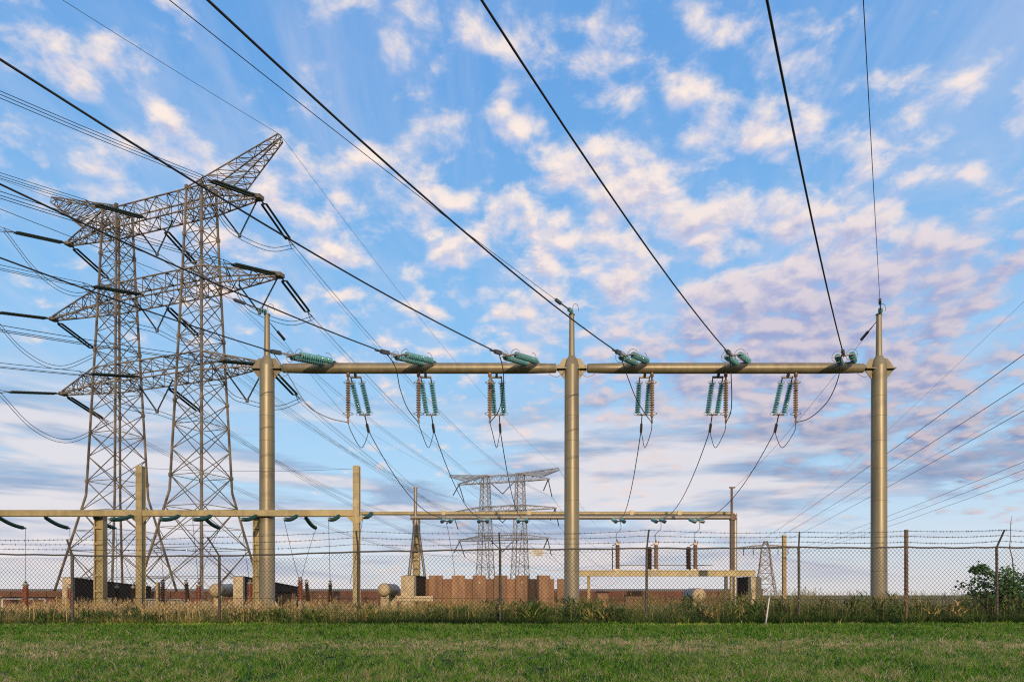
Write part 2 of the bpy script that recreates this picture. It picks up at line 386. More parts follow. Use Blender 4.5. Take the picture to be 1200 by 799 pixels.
def make_lawn():
    n = 370000
    Y = 6.6 + (23.4-6.6)*RNG.uniform(0, 1, n)**1.3; X = RNG.uniform(-1, 1, n)*(Y*.80+5.0)
    big = nz(X, Y, .45, 1); mid = nz(X, Y, 1.5, 2); fine = nz(X, Y*1.4, 4.2, 9); tuft = nz(X, Y, 7.5, 6)
    dry = np.exp(-((Y-13.0-1.2*nz(X, Y*0, .2, 5))/2.1)**2)*.38 + .16*np.exp(-((Y-8.0)/1.1)**2)
    lush = np.exp(-((Y-20.3)/2.8)**2)*.02; t_extra = .10*np.exp(-((Y-20.0)/2.6)**2)*nz(X, Y, .8, 21)
    t = .30 + .16*big + .20*mid + .30*fine + .26*tuft + t_extra + dry*np.clip(.75+1.1*fine+.5*mid, 0, 2) - lush*(1+fine) + RNG.normal(0, .19, n) + (RNG.uniform(0,1,n) < .06)*.4
    h = (.05 + .06*RNG.uniform(0, 1, n))*np.clip(1 + .5*mid + .9*tuft + .5*fine, .35, 2.2) + .03*(Y > 17)
    h *= np.where((Y > 10.5) & (Y < 15.5), .8, 1)
    h = np.where(RNG.uniform(0,1,n) < .02, h*1.8, h)
    w = .007 + .0006*Y
    blades('grass_lawn', X, Y, h, w, RNG.uniform(.2, 1.0, n), t, M['lawn'], 'short green lawn with dry patches before the fence')
make_lawn()
def make_weeds():
    n = 150000
    Y = 22.55 + 17*RNG.uniform(0, 1, n)**2.1; X = RNG.uniform(-1, 1, n)*(Y*.80+6.0); Y = Y + .35*nz(X, Y*0, .9, 8) + .25*nz(X, Y*0, 2.7, 12)
    px = CX + F*X/Y
    gold = np.clip((600-px)/380, 0, 1)*.85 + .25*np.exp(-((px-770)/110)**2)
    c = nz(X, Y, .45, 3); c2 = nz(X, Y, 1.3, 4); c3 = nz(X, Y, 3.2, 14)
    tall = .47 + .23*np.clip((px-690)/200,0,1) + .24*c + .36*c2 + .26*c3 + .22*np.exp(-((px-915)/45)**2) + .12*np.exp(-((px-560)/70)**2) - .12*np.exp(-((px-320)/50)**2)
    h = np.clip(tall, .22, 1.25)*RNG.uniform(.3, 1.0, n); h *= np.where(Y < 23.0, .6, 1)
    t = -.04 + .40*gold + .62*(h-.24) + .30*c2 + .26*c3 + RNG.normal(0, .17, n)
    blades('tall_grass', X, Y, h, .009+.009*RNG.uniform(0,1,n), RNG.uniform(.05, .8, n), t, M['weeds'], 'tall uncut grass growing along the fence', seg=3)
    # broad-leaved weeds and docks standing among the grass
    nc = 190; cy = 22.9 + 6*RNG.uniform(0,1,nc)**2; cx = RNG.uniform(-1,1,nc)*(cy*.8+5); kk = 70
    X2 = np.repeat(cx, kk)+RNG.normal(0,.16,nc*kk); Y2 = np.repeat(cy, kk)+RNG.normal(0,.12,nc*kk); p2 = CX+F*X2/Y2
    ch = np.repeat(RNG.uniform(.45,1.15,nc)*np.clip(.55+.5*(CX+F*cx/cy-350)/400,.5,1.0), kk)
    blades('weed_leaves', X2, Y2, RNG.uniform(.12,.34,nc*kk), RNG.uniform(.03,.065,nc*kk), RNG.uniform(.5,1.3,nc*kk), np.repeat(RNG.normal(.30,.14,nc),kk)+RNG.normal(0,.10,nc*kk), M['weeds'], 'broad leaved green weeds standing in the tall grass', zoff=ch*RNG.uniform(0,.85,nc*kk), seg=3)
    # flowering stems with feathery seed heads
    n = 7800; Y = 22.9 + 14*RNG.uniform(0, 1, n)**1.7; X = RNG.uniform(-1, 1, n)*(Y*.80+6.0); px = CX + F*X/Y
    c = nz(X, Y, .5, 3); keep = c + RNG.uniform(-.3, .5, n) > -.1; X, Y, px, c = X[keep], Y[keep], px[keep], c[keep]; n = len(X)
    h = np.clip(.68 + .26*np.clip((px-650)/200,0,1) + .40*c + .12*np.exp(-((px-915)/60)**2), .5, 1.35)*RNG.uniform(.65, 1.12, n)
    mb_v = []; st = []; 
    gold = np.clip((600-px)/380, 0, 1)
    rep = 12
    sx = np.repeat(X, rep); sy = np.repeat(Y, rep); sh = np.repeat(h, rep); g = np.repeat(gold, rep)
    k = np.tile(np.arange(rep), n)/rep; lean = np.repeat(RNG.normal(0, .09, n), rep); lean2 = np.repeat(RNG.normal(0, .09, n), rep)
    blades('grass_stems', X, Y, h, np.full(n, .014), RNG.uniform(.03, .15, n), .50+.35*gold+RNG.normal(0,.1,n), M['weeds'], 'thin seeding grass stems along the fence', seg=2)
    hx = sx + RNG.normal(0, .016, n*rep); hy = sy + RNG.normal(0, .016, n*rep)
    zz = sh*(.80 + .22*k)
    o = blades('grass_seed_heads', hx, hy, RNG.uniform(.04, .09, n*rep), np.full(n*rep, .015), RNG.uniform(.2, .8, n*rep), .58+.30*g+RNG.normal(0,.14,n*rep), M['weeds'], 'feathery straw coloured seed heads of the tall grass', zoff=zz, seg=2)
make_weeds()

# ------------------------------------------------------------------ chain-link fence
FY = 23.0
def make_fence():
    t = thing('chain_link_fence', (0, FY, 0), 'long grey chain link fence topped with three strands of barbed wire', 'fence')
    xs = [-260,-85,85,257,420,586,758,936,1062,1168,1345,1520]; ry = [645,646,650.5,651,646,643,642.2,641,641,641,641,641]
    X = [(p-CX)*FY/F for p in xs]; Z = [EYE+(HZ-y)*FY/F for y in ry]
    lean = [.05,.05,.03,-.25,0,-.03,0,-.12,0,.02,0,.04]; tips = []
    for i in range(len(xs)):
        mb = MB(); x, z = X[i], Z[i]
        if i == 8:
            mb.tube([(x, FY, -.1), (x, FY, 3.18)], .062, 10); mb.tube([(x, FY, 3.17), (x, FY, 3.2)], .067, 10)
            for zz in (.55, 1.2, 1.9, 2.6, 2.95): mb.ring((x, FY, zz), (0,0,1), .066, .012, 12, 4)
            mb.build('post', M['rustpost'], t); tips.append([V((x, FY-.05, zz)) for zz in (2.78, 2.98, 3.15)])
        else:
            mb.tube([(x+.02*math.sin(i*3), FY, -.1), (x, FY, z+.04)], .044, 9)
            tip = V((x+lean[i], FY-.34, 3.12+.05*math.sin(i*2.3) - (.22 if i < 4 else 0)))
            mb.bar((x, FY, z), tip, .05, .03); mb.ring((x, FY, z-.02), (0,0,1), .047, .012, 10, 4); mb.ring((x, FY, 1.3), (0,0,1), .046, .006, 10, 4)
            mb.build('post', M['fpost'], t); b = V((x, FY, z)); tips.append([b.lerp(tip, q) for q in (.36, .68, .98)])
    mb = MB(); pts = []
    for i in range(len(xs)-1):
        for k in range(8):
            q = k/8; pts.append(V((X[i]+(X[i+1]-X[i])*q, FY-.05, Z[i]+(Z[i+1]-Z[i])*q + .012*math.sin(k*2.1+i)-.02*math.sin(math.pi*q))))
    pts.append(V((X[-1], FY-.05, Z[-1]))); mb.tube(pts, .028, 7); mb.build('top_rail', M['fpost'], t)
    for k, (a, b) in enumerate(zip(pts[:-1], pts[1:])): pass
    mb = MB(); mb.tube([(X[0], FY-.03, .88), (X[4], FY-.03, .9), (X[7], FY-.03, .86), (X[-1], FY-.03, .88)], .006, 5); mb.build('tension_wire', M['fence'], t)
    # woven mesh, one panel per bay
    pitch = .134; rng = random.Random(4)
    for i in range(len(xs)-1):
        mb = MB(); x0, x1 = X[i], X[i+1]; zb = .03
        def ztop(x): q = (x-x0)/(x1-x0); return Z[i]+(Z[i+1]-Z[i])*q - .02*math.sin(math.pi*q) + .015
        H = max(Z[i], Z[i+1]) - zb; slope = 1.08
        for s in (1, -1):
            k0 = int((x0 - (H/slope if s > 0 else 0))/pitch)-1; k1 = int((x1 + (H/slope if s < 0 else 0))/pitch)+1
            for k in range(k0, k1+1):
                xb = k*pitch        # foot of this wire on the ground line
                q0 = 0; q1 = H
                xa = lambda h: xb + s*h/slope
                hs = [h for h in np.linspace(0, H, 13) if x0 <= xa(h) <= x1 and zb+h <= ztop(xa(h))+.03]
                if len(hs) < 2: continue
                h0, h1 = hs[0], hs[-1]
                # reach the bay's edge exactly
                for edge in (x0, x1):
                    he = (edge-xb)*slope*s
                    if 0 <= he <= H:
                        if he < h0: h0 = he
                        if he > h1: h1 = he
                if h1 > ztop(min(max(xa(h1), x0), x1))-zb: h1 = ztop(min(max(xa(h1), x0), x1))-zb
                P_ = []
                for h in (h0, (h0+h1)/2, h1):
                    x = xa(h); bulge = .02*noise.noise(V((x*.7, h*.8, 1)))
                    P_.append(V((x, FY-.06+.006*s+bulge, zb+h)))
                mb.tube(P_, .0056, 3, False)
        mb.build('mesh_panel', M['fence'], t)
    # barbed wires
    for q in range(3):
        mb = MB(); pts = []
        for i in range(len(xs)-1):
            a, b = tips[i][q], tips[i+1][q]
            for k in range(6):
                u = k/6; p = a.lerp(b, u); p.z -= .05*math.sin(math.pi*u)*(1+.4*math.sin(i*5+q)); pts.append(p)
        pts.append(tips[-1][q]); mb.tube(pts, .006, 4, False)
        for a, b in zip(pts[:-1], pts[1:]):
            for k in range(5):
                p = a.lerp(b, (k+.5*rng.random())/5)
                for ang in (rng.random()*3, rng.random()*3+1.5):
                    d = V((.25*math.sin(ang*3), math.cos(ang), math.sin(ang)))*.035; mb.bar(p-d, p+d, .007)
                d = V((.05,0,0)); mb.bar(p-d, p+d, .013)
        mb.build('barbed_wire', M['fence'], t)
    # the notice wired to the rail
    p = at(630, 647.5, FY-.12); s = thing('warning_sign', p, 'small grey notice with dark lines of text on the top rail of the fence', 'sign')
    mb = MB(); mb.box(p, (.48, .012, .22)); mb.build('plate', M['sign'], s)
    for w, spans in ((.07, ((-.13,-.03),(.0,.06),(.10,.15))), (.0, ((-.1,-.06),(-.02,.03),(.06,.20))), (-.065, ((-.05,.13),))):
        for u0, u1 in spans:
            mb = MB()
            for k in range(int((u1-u0)/.022)+1): mb.box(p+V((u0+k*.022, -.0085, w)), (.017, .004, .032))
            mb.build('printed_word', M['ink'], s)
make_fence()
def small_posts():
    mb = MB(); p = at(919, 700, 24.4); mb.box((p.x, p.y, 1.5), (.12, .12, 3.2)); mb.box((p.x, p.y, 3.12), (.13,.13,.03))
    tag(mb.build('wooden_post', M['wood']), 'tall square yellowish wooden post standing just behind the fence', 'post')
    t = thing('marker_stake', at(898, 735, 21.5), 'short leaning white marker stake in the grass before the fence', 'stake')
    a = at(896.5, 737, 21.5); b = at(901.5, 700, 21.5); mb = MB(); mb.tube([a, b], .024, 8); mb.build('shaft', M['white'], t)
    mb = MB(); mb.tube([b, b+V((.003,0,.05))], .027, 8); mb.build('cap', M['galv'], t)
small_posts()

def make_bush():
    rng = random.Random(5); t = thing('bramble_bush', at(1185, 730, 24.0), 'dark green leafy bramble bush climbing the fence at the right edge', 'bush')
    mb = MB(); tips = []; base = at(1190, 726, 24.0); base.z = 0
    for k in range(60):
        a = rng.uniform(0, 2*math.pi); r = rng.uniform(.3, 2.0); H = rng.uniform(.5, 2.25)*(1-.16*r); b = base + V((rng.uniform(-.7,.9), rng.uniform(-.3,.5), 0))
        e = b + V((math.cos(a)*r*.9, abs(math.sin(a))*r*.5-.15, H)); mid = b.lerp(e, .5) + V((0,0,.25*r)); pts = []
        for q in range(7):
            u = q/6; pts.append(b*(1-u)**2 + mid*2*u*(1-u) + e*u*u)
        mb.tube(pts, [.014*(1-.7*q/6) for q in range(7)], 5); tips.append(pts)
    p = [base+V((-.3,-.1,.7)), base+V((-.9,-.2,1.65)), base+V((-1.35,-.25,1.95)), base+V((-1.65,-.3,1.9))]; mb.tube(p, [.012,.01,.007,.004], 5); tips += [p]*3
    mb.build('branches', M['bark'], t)
    vs = []; fs = []; tint = []
    for pts in tips:
        ct = rng.gauss(.4, .18)
        for k in range(170):
            u = rng.uniform(.12, 1.02)*(len(pts)-1); i = min(int(u), len(pts)-2); c = pts[i].lerp(pts[i+1], u-i) + V((rng.gauss(0,.085), rng.gauss(0,.085), rng.gauss(0,.075)))
            if c.z < .05: continue
            d = V((rng.gauss(0,1), rng.gauss(0,1), rng.gauss(-.1,.6))).normalized(); n = V((rng.gauss(0,.6), rng.gauss(-.3,.6), 1)).normalized(); s = d.cross(n).normalized(); l = rng.uniform(.07, .13); w = l*.40
            o = len(vs); vs += [c, c+d*l*.4+s*w, c+d*l*.75+s*w*.7, c+d*l-n*l*.15, c+d*l*.75-s*w*.7, c+d*l*.4-s*w]; fs.append(tuple(range(o, o+6)))
            tint += [min(1, max(0, ct + rng.gauss(0,.12)))]*6
    me = bpy.data.meshes.new('foliage'); me.from_pydata([tuple(v) for v in vs], [], fs); a = me.attributes.new('tint', 'FLOAT', 'POINT'); a.data.foreach_set('value', tint)
    M['leaf'] = tint_mat('bramble_leaf', [(0,(.018,.06,.015)),(.5,(.055,.15,.035)),(1,(.13,.26,.06))], .42, .25); me.materials.append(M['leaf'])
    o = bpy.data.objects.new('foliage', me); col.objects.link(o); o.parent = t; o.matrix_parent_inverse = t.matrix_basis.inverted()
    tw = [at(x, y, 24.3) for x, y in ((1187,700),(1188,672),(1186.5,655),(1183,641),(1184.5,628),(1184,615),(1186,604))]; tw[0].z = .4
    mb = MB(); mb.tube([V((tw[0].x+.05,24.3,0))]+tw, [.026,.024,.021,.019,.017,.014,.011,.007], 6)
    for k in (3, 5): mb.tube([tw[k], tw[k]+V((.09,.02,.07))], [.01,.005], 4)
    tag(mb.build('bare_sapling', M['bark']), 'thin crooked bare sapling rising above the bush at the right edge', 'sapling')
make_bush()
# ------------------------------------------------------------------ tubular portal gantry
GY = 34.5
IN = V((-.4886, -.8725, 0))            # the way the overhead line leaves the gantry, past the camera's left shoulder
def sheds(L, r0, r1, n, e0=.04, e1=.04):
    p = [(0, r0), (e0, r0)]; s = (L-e0-e1)/n
    for k in range(n):
        b = e0+k*s; p += [(b+.08*s, r0), (b+.35*s, r1), (b+.60*s, r1*.93), (b+.82*s, r0)]
    return p + [(L-e1, r0), (L, r0)]
def sag(a, b, s, n=14):
    a = V(a); b = V(b); return [a.lerp(b, k/n) - V((0,0,4*s*(k/n)*(1-k/n))) for k in range(n+1)]
def spline(ps, n=8):
    ps = [V(p) for p in ps]; q = [ps[0]*2-ps[1]]+ps+[ps[-1]*2-ps[-2]]; out = []
    for i in range(1, len(q)-2):
        p0, p1, p2, p3 = q[i-1:i+3]
        for k in range(n):
            t = k/n; out.append(.5*((2*p1)+(p2-p0)*t+(2*p0-5*p1+4*p2-p3)*t*t+(3*p1-p0-3*p2+p3)*t**3))
    return out+[ps[-1]]
def wire(name, pts, r, label, cat='wire', group=None, m=None, n=6):
    mb = MB(); mb.tube(pts, r, n); return tag(mb.build(name, m or M['wire']), label, cat, group)
BZ = EYE+(HZ-431.5)*GY/F; BR = .265
colpx = [313, 670, 1030]
def make_gantry():
    t = thing('portal_gantry', (0, GY, 0), 'big bronze coloured tubular steel gantry of three columns carrying a horizontal beam', 'gantry')
    CXs = [(p-CX)*GY/F for p in colpx]
    for x in CXs:
        mb = MB(); mb.tube_r([V((x,GY,z)) for z in (0,.55,.56,6,12.55)], [.40,.395,.385,.375,.36], V((0,0,1)), 40)
        mb.tube_r([V((x,GY,z)) for z in (12.55,12.85,13.05)], [.36,.29,.17], V((0,0,1)), 32)
        c = mb.build('column', M['gantry'], t)
        for z in (2.2,4.05,5.75,7.35,8.75,10.0,11.0): mb = MB(); mb.tube_r([V((x,GY,z)), V((x,GY,z+.014))], [.390-.0020*z]*2, V((0,0,1)), 40); mb.build('weld_seam', M['weld'], c)
        mb = MB(); mb.tube_r([V((x,GY,z)) for z in (12.9,13.2,15.15)], [.165,.15,.125], V((0,0,1)), 20); mb.tube_r([V((x,GY,15.13)), V((x,GY,15.19))], [.155,.155], V((0,0,1)), 16); mb.build('earth_wire_mast', M['gantry'], t)
        mb = MB(); w = 1.0
        mb.poly([(x-w*.42,GY,BZ+.50),(x+w*.42,GY,BZ+.50),(x+w*.72,GY,BZ+.10),(x+w*.72,GY,BZ-.10),(x+w*.40,GY,BZ-.52),(x-w*.40,GY,BZ-.52),(x-w*.72,GY,BZ-.10),(x-w*.72,GY,BZ+.10)], .05, (0,1,0))
        mb.box((x,GY,BZ-.05), (1.50,.5,.05)); mb.build('flange_plate', M['flange'], c)
        mb = MB()
        for k in range(8):
            a = k*math.pi/4+.2; d = V((math.cos(a), math.sin(a), 0)); n_ = V((-d.y, d.x, 0))
            mb.poly([V((x,GY,0))+d*.385, V((x,GY,0))+d*.75, V((x,GY,.08))+d*.75, V((x,GY,.75))+d*.38], .035, n_)
        mb.tube_r([V((x,GY,0)), V((x,GY,.06))], [.95,.95], V((0,0,1)), 24); mb.build('base_stiffener', M['concrete'] if x < -5 else M['gantry'], c)
    for x0, x1 in ((CXs[0], CXs[1]), (CXs[1], CXs[2])):
        mb = MB(); a = x0+.80; b = x1-.80
        mb.tube_r([V((q,GY,BZ)) for q in (a, a+.02, a+1.6, b-1.6, b-.02, b)], [BR*.80, BR*.86, BR, BR, BR*.86, BR*.80], V((1,0,0)), 36)
        bm_ = mb.build('beam', M['gantry'], t)
        for q, s in ((a, -1), (b, 1)):
            mb = MB(); mb.box((q+s*.06,GY,BZ), (.16,.05,.34)); mb.box((q+s*.06,GY-.05,BZ), (.2,.03,.2)); mb.box((q+s*.06,GY+.05,BZ), (.2,.03,.2))
            mb.tube([(q+s*.1,GY-.1,BZ),(q+s*.1,GY+.1,BZ)], .05, 10); mb.build('hinge', M['dark'], bm_)
            mb = MB(); mb.tube(spline([(q-s*.35,GY-.1,BZ-.26),(q-s*.3,GY-.15,BZ-.36),(q+s*.02,GY-.15,BZ-.48),(q+s*.3,GY-.2,BZ-.36),(q+s*.45,GY-.3,BZ-.15)],5), .014, 5); mb.build('bonding_cable', M['brightwire'], bm_)
make_gantry()
W6 = ['nearest the left column','in the middle of the left beam','just left of the central column','just right of the central column','in the middle of the right beam','nearest the right column']
SPX = [389, 505, 625, 753, 870, 992]; HPX = [408, 490.5, 574, 764, 850.5, 932.5]
def glass_string(mb, a, b, n, r=.15):
    a = V(a); b = V(b); d = (b-a).normalized(); L = (b-a).length; s = L/n
    for k in range(n):      # one glass shed after another, on a dark core of caps and pins
        o = a+d*(k*s); mb.slot = 0; mb.lathe(o, d, [(.14*s,.05),(.20*s,r*.6),(.34*s,r),(.44*s,r),(.50*s,r*.62),(.54*s,.05)], 14)
    mb.slot = 1; p = []
    for k in range(n):
        o = k*s; p += [(o,.028),(o+.48*s,.028),(o+.50*s,.055),(o+.80*s,.05),(o+.82*s,.028)]
    mb.lathe(a, d, p, 8)
GL = [M['glass'], M['dark']]
clamps = []; GYK = 61.0; G2Z = EYE+(HZ-606)*GYK/F
def dropped(px, drop, back): pass
def make_strain_sets():
    for i in range(6):
        X = (SPX[i]-CX)*GY/F; A = V((X, GY-.12, BZ+.24)); d = (IN + V((0,0,-.16))).normalized()
        side = V((IN.y, -IN.x, 0)).normalized()*-1      # across the pair
        t = thing('tension_insulator', A, 'teal glass strain insulator pair on the beam, ' + W6[i], 'insulator', 'strain insulators on top of the gantry beam')
        mb = MB(); mb.box(A+V((0,.06,-.02)), (.66,.12,.10)); mb.tube([A-side*.3+d*.05, A+side*.3+d*.05], .035, 8); mb.bar(A-side*.3, A-side*.3+d*.3, .05); mb.bar(A+side*.3, A+side*.3+d*.3, .05); mb.build('bracket', M['dark'], t)
        for s in (-1, 1):
            a = A+side*.3*s+d*.28; b = a+d*2.15
            mb = MB(); glass_string(mb, a, b, 15); st = mb.build('insulator_string', GL, t)
            mb = MB(); mb.ring(b+d*.02, d, .25, .014, 18); mb.bar(b-side*.25, b+side*.25, .016); mb.build('arcing_ring', M['cap'], st)
            u = V((0,0,1)); mb = MB(); mb.tube(spline([a+u*.03, a+d*.05+u*.25, a+d*.28+u*.36, a+d*.45+u*.30], 5), .013, 5); mb.build('arcing_horn', M['cap'], st)
        e = A+d*2.55; mb = MB(); mb.bar(e-side*.36, e+side*.36, .10, .05); mb.bar(e, e+d*.75, .06, .09); mb.bar(e-side*.3, e-side*.3-d*.15, .05); mb.bar(e+side*.3, e+side*.3-d*.15, .05); mb.build('yoke', M['cap'], t)
        c = e+d*.75; mb = MB(); mb.bar(c, c+d*.55, .13, .17); mb.tube([c+d*.1, c+d*.95], .05, 8)
        mb.build('clamp', M['dark'], t); clamps.append((c+d*.45, d))
        # phase conductor, off over the photographer's left shoulder
        pts = []
        for k in range(41):
            s = k*2.2; q = c+d*.5+IN*s; m_ = min(s, 30.0); q.z += -.07*s + .003*m_*m_ + .18*(s-m_)*.6; pts.append(q)
        o = wire('overhead_conductor', pts, .027, 'thick dark conductor rising from the beam, ' + W6[i], 'conductor', 'conductors leading over the viewer from the gantry')
make_strain_sets()
def make_hanging_sets():
    for i in range(6):
        X = (HPX[i]-CX)*GY/F; top = V((X, GY, BZ-BR)); inward = 1 if i < 3 else -1
        # vertical brown post insulator under the beam
        t = thing('hanging_post_insulator', top, 'ribbed brown insulator hanging below the beam, ' + W6[i], 'insulator', 'brown insulators hanging from the gantry beam')
        mb = MB(); mb.lathe(top+V((0,0,.02)), (0,0,-1), [(0,.09),(.18,.09),(.2,.05),(.34,.05),(.36,.09),(.42,.09)], 12); mb.build('fitting', M['tanins'], t)
        b = top+V((0,0,-.40)); mb = MB(); mb.lathe(b, (0,0,-1), sheds(1.65,.05,.125,13), 14); mb.build('porcelain', M['tanins'], t)
        e = b+V((0,0,-1.65)); mb = MB(); mb.lathe(e, (0,0,-1), [(0,.08),(.12,.08),(.2,.05),(.34,.04),(.36,.06),(.46,.05)], 10); mb.build('lower_fitting', M['tanins'], t)
        for z, R_ in ((b.z-.06,.22),(e.z+.02,.25)):
            mb = MB(); mb.ring((X,GY,z), (0,0,1), R_, .016, 20); mb.bar((X-R_,GY,z),(X+R_,GY,z), .014); mb.build('arcing_ring', M['cap'], t)
        low = e+V((0,0,-.42))
        # pair of glass strings carrying the dropper, behind
        ex = (525-CX, 567-CX, 612-CX, 722-CX, 768-CX, 812-CX)[i]*GYK/F
        E = V((ex, GYK-2.2, G2Z-.25)); S = V((X+inward*.34, GY+.20, BZ-BR-.12))
        hd = V((E.x-S.x, E.y-S.y, 0)).normalized(); d = (hd*.60+V((0,0,-.62))).normalized(); side = V((1,0,0))
        t = thing('dropper_insulator', S, 'teal insulator pair slanting below the beam, ' + W6[i], 'insulator', 'glass insulator pairs below the gantry beam')
        mb = MB(); mb.bar(S-side*.28, S+side*.28, .09, .09); mb.bar(S+V((0,-.15,.12)), S, .12); mb.bar(S-side*.25, S-side*.25+d*.32, .05); mb.bar(S+side*.25, S+side*.25+d*.32, .05); mb.build('bracket', M['dark'], t)
        for s in (-1, 1):
            a = S+side*.25*s+d*.30; b2 = a+d*1.75; mb = MB(); glass_string(mb, a, b2, 13, .14); st = mb.build('insulator_string', GL, t)
            mb = MB(); mb.ring(a, d, .18, .012, 16); mb.build('arcing_ring', M['cap'], st); mb = MB(); mb.ring(b2, d, .20, .012, 16); mb.build('arcing_ring', M['cap'], st)
        k = S+d*2.12; mb = MB(); mb.bar(k-side*.29, k+side*.29, .06, .08); mb.bar(k, k+d*.65, .05); mb.bar(k+d*.55, k+d*1.05, .12, .12); mb.build('yoke', M['dark'], t)
        cl = k+d*.95
        pts = sag(cl, E, 1.3, 16)
        wire('dropper_wire', pts, .024, 'dark wire falling to the rear gantry, ' + W6[i], 'wire', 'dropper wires between the two gantries')
        m1 = low.lerp(cl, .62)+V((0,0,-1.05)); wire('loop_wire', spline([low, low+V((.25*(cl.x-low.x),.1,-.45)), m1, cl+V((-.06*inward,-.05,-.35)), cl], 7), .018, 'short slack loop below the beam insulators, ' + W6[i], 'wire', 'slack loops below the gantry beam')
        # jumper from the incoming clamp to the foot of the brown insulator
        c, dd = clamps[i]; 
        route = ([(322,416),(338,440),(360,474),(384,489)], [(455,417),(464,432),(469,456),(478,479)], [(586,418),(590,438),(589,462),(584,482)], [(728,420),(736,443),(746,468),(757,486)], [(855.5,420),(857,445),(857.5,468),(856,484)], [(985,422),(982,444),(970,470),(950,489)])[i]
        mid = [at(u, v, c.y+(low.y-c.y)*(k+1)/5) for k, (u, v) in enumerate(route)]
        wire('jumper_cable', spline([c]+mid+[low], 8), .022, 'long curved jumper cable before the beam, ' + W6[i], 'cable', 'jumper cables in front of the gantry', M['brightwire'] if i == 0 else M['wire'])
make_hanging_sets()
def earth_wires():
    nm = ['left', 'central', 'right']
    for i, p in enumerate(colpx):
        X = (p-CX)*GY/F; top = V((X, GY-.15, 15.25)); d = (IN+V((0,0,-.06))).normalized()
        t = thing('earth_wire_clamp', top, 'small glass earth wire strain clamp on top of the %s gantry mast' % nm[i], 'clamp', 'earth wire clamps on the gantry masts')
        mb = MB(); glass_string(mb, top, top+d*.42, 3, .11); mb.build('insulator_disc', GL, t)
        mb = MB(); mb.bar(top+d*.4, top+d*1.5, .05); mb.bar(top+d*1.3, top+d*1.9, .12); mb.tube(spline([top+V((0,.1,0)), top+V((.1,.1,.4)), top+V((.3,.15,.38)), top+V((.35,.2,.1))], 5), .012, 5); mb.build('grip', M['dark'], t)
        pts = []
        for k in range(41):
            s = k*2.2; q = top+d*1.8+IN*s; q.z += -.06*s+.0009*s*s; pts.append(q)
        wire('earth_wire', pts, .011, 'thin earth wire sloping up from the top of the %s gantry mast' % nm[i], 'wire', 'earth wires leading over the viewer')
    ends = [V(((487-CX)*GYK/F, GYK, EYE+(HZ-572)*GYK/F)), None, V(((860-CX)*GYK/F, GYK, EYE+(HZ-572)*GYK/F))]
    for i in (0, 2):
        X = (colpx[i]-CX)*GY/F; a = V((X+.05*(1-i), GY+.15, 14.85)); e = ends[i]; d = (e-a).normalized()
        mb = MB(); mb.tube(sag(a, e, .5, 16), .010, 5); mb.bar(a+d*.9, a+d*1.7, .10); mb.tube([a, a+d*.9], .02, 5)
        tag(mb.build('earth_wire', M['wire']), 'thin earth wire falling from the %s gantry mast to the rear gantry' % nm[i], 'wire')
earth_wires()

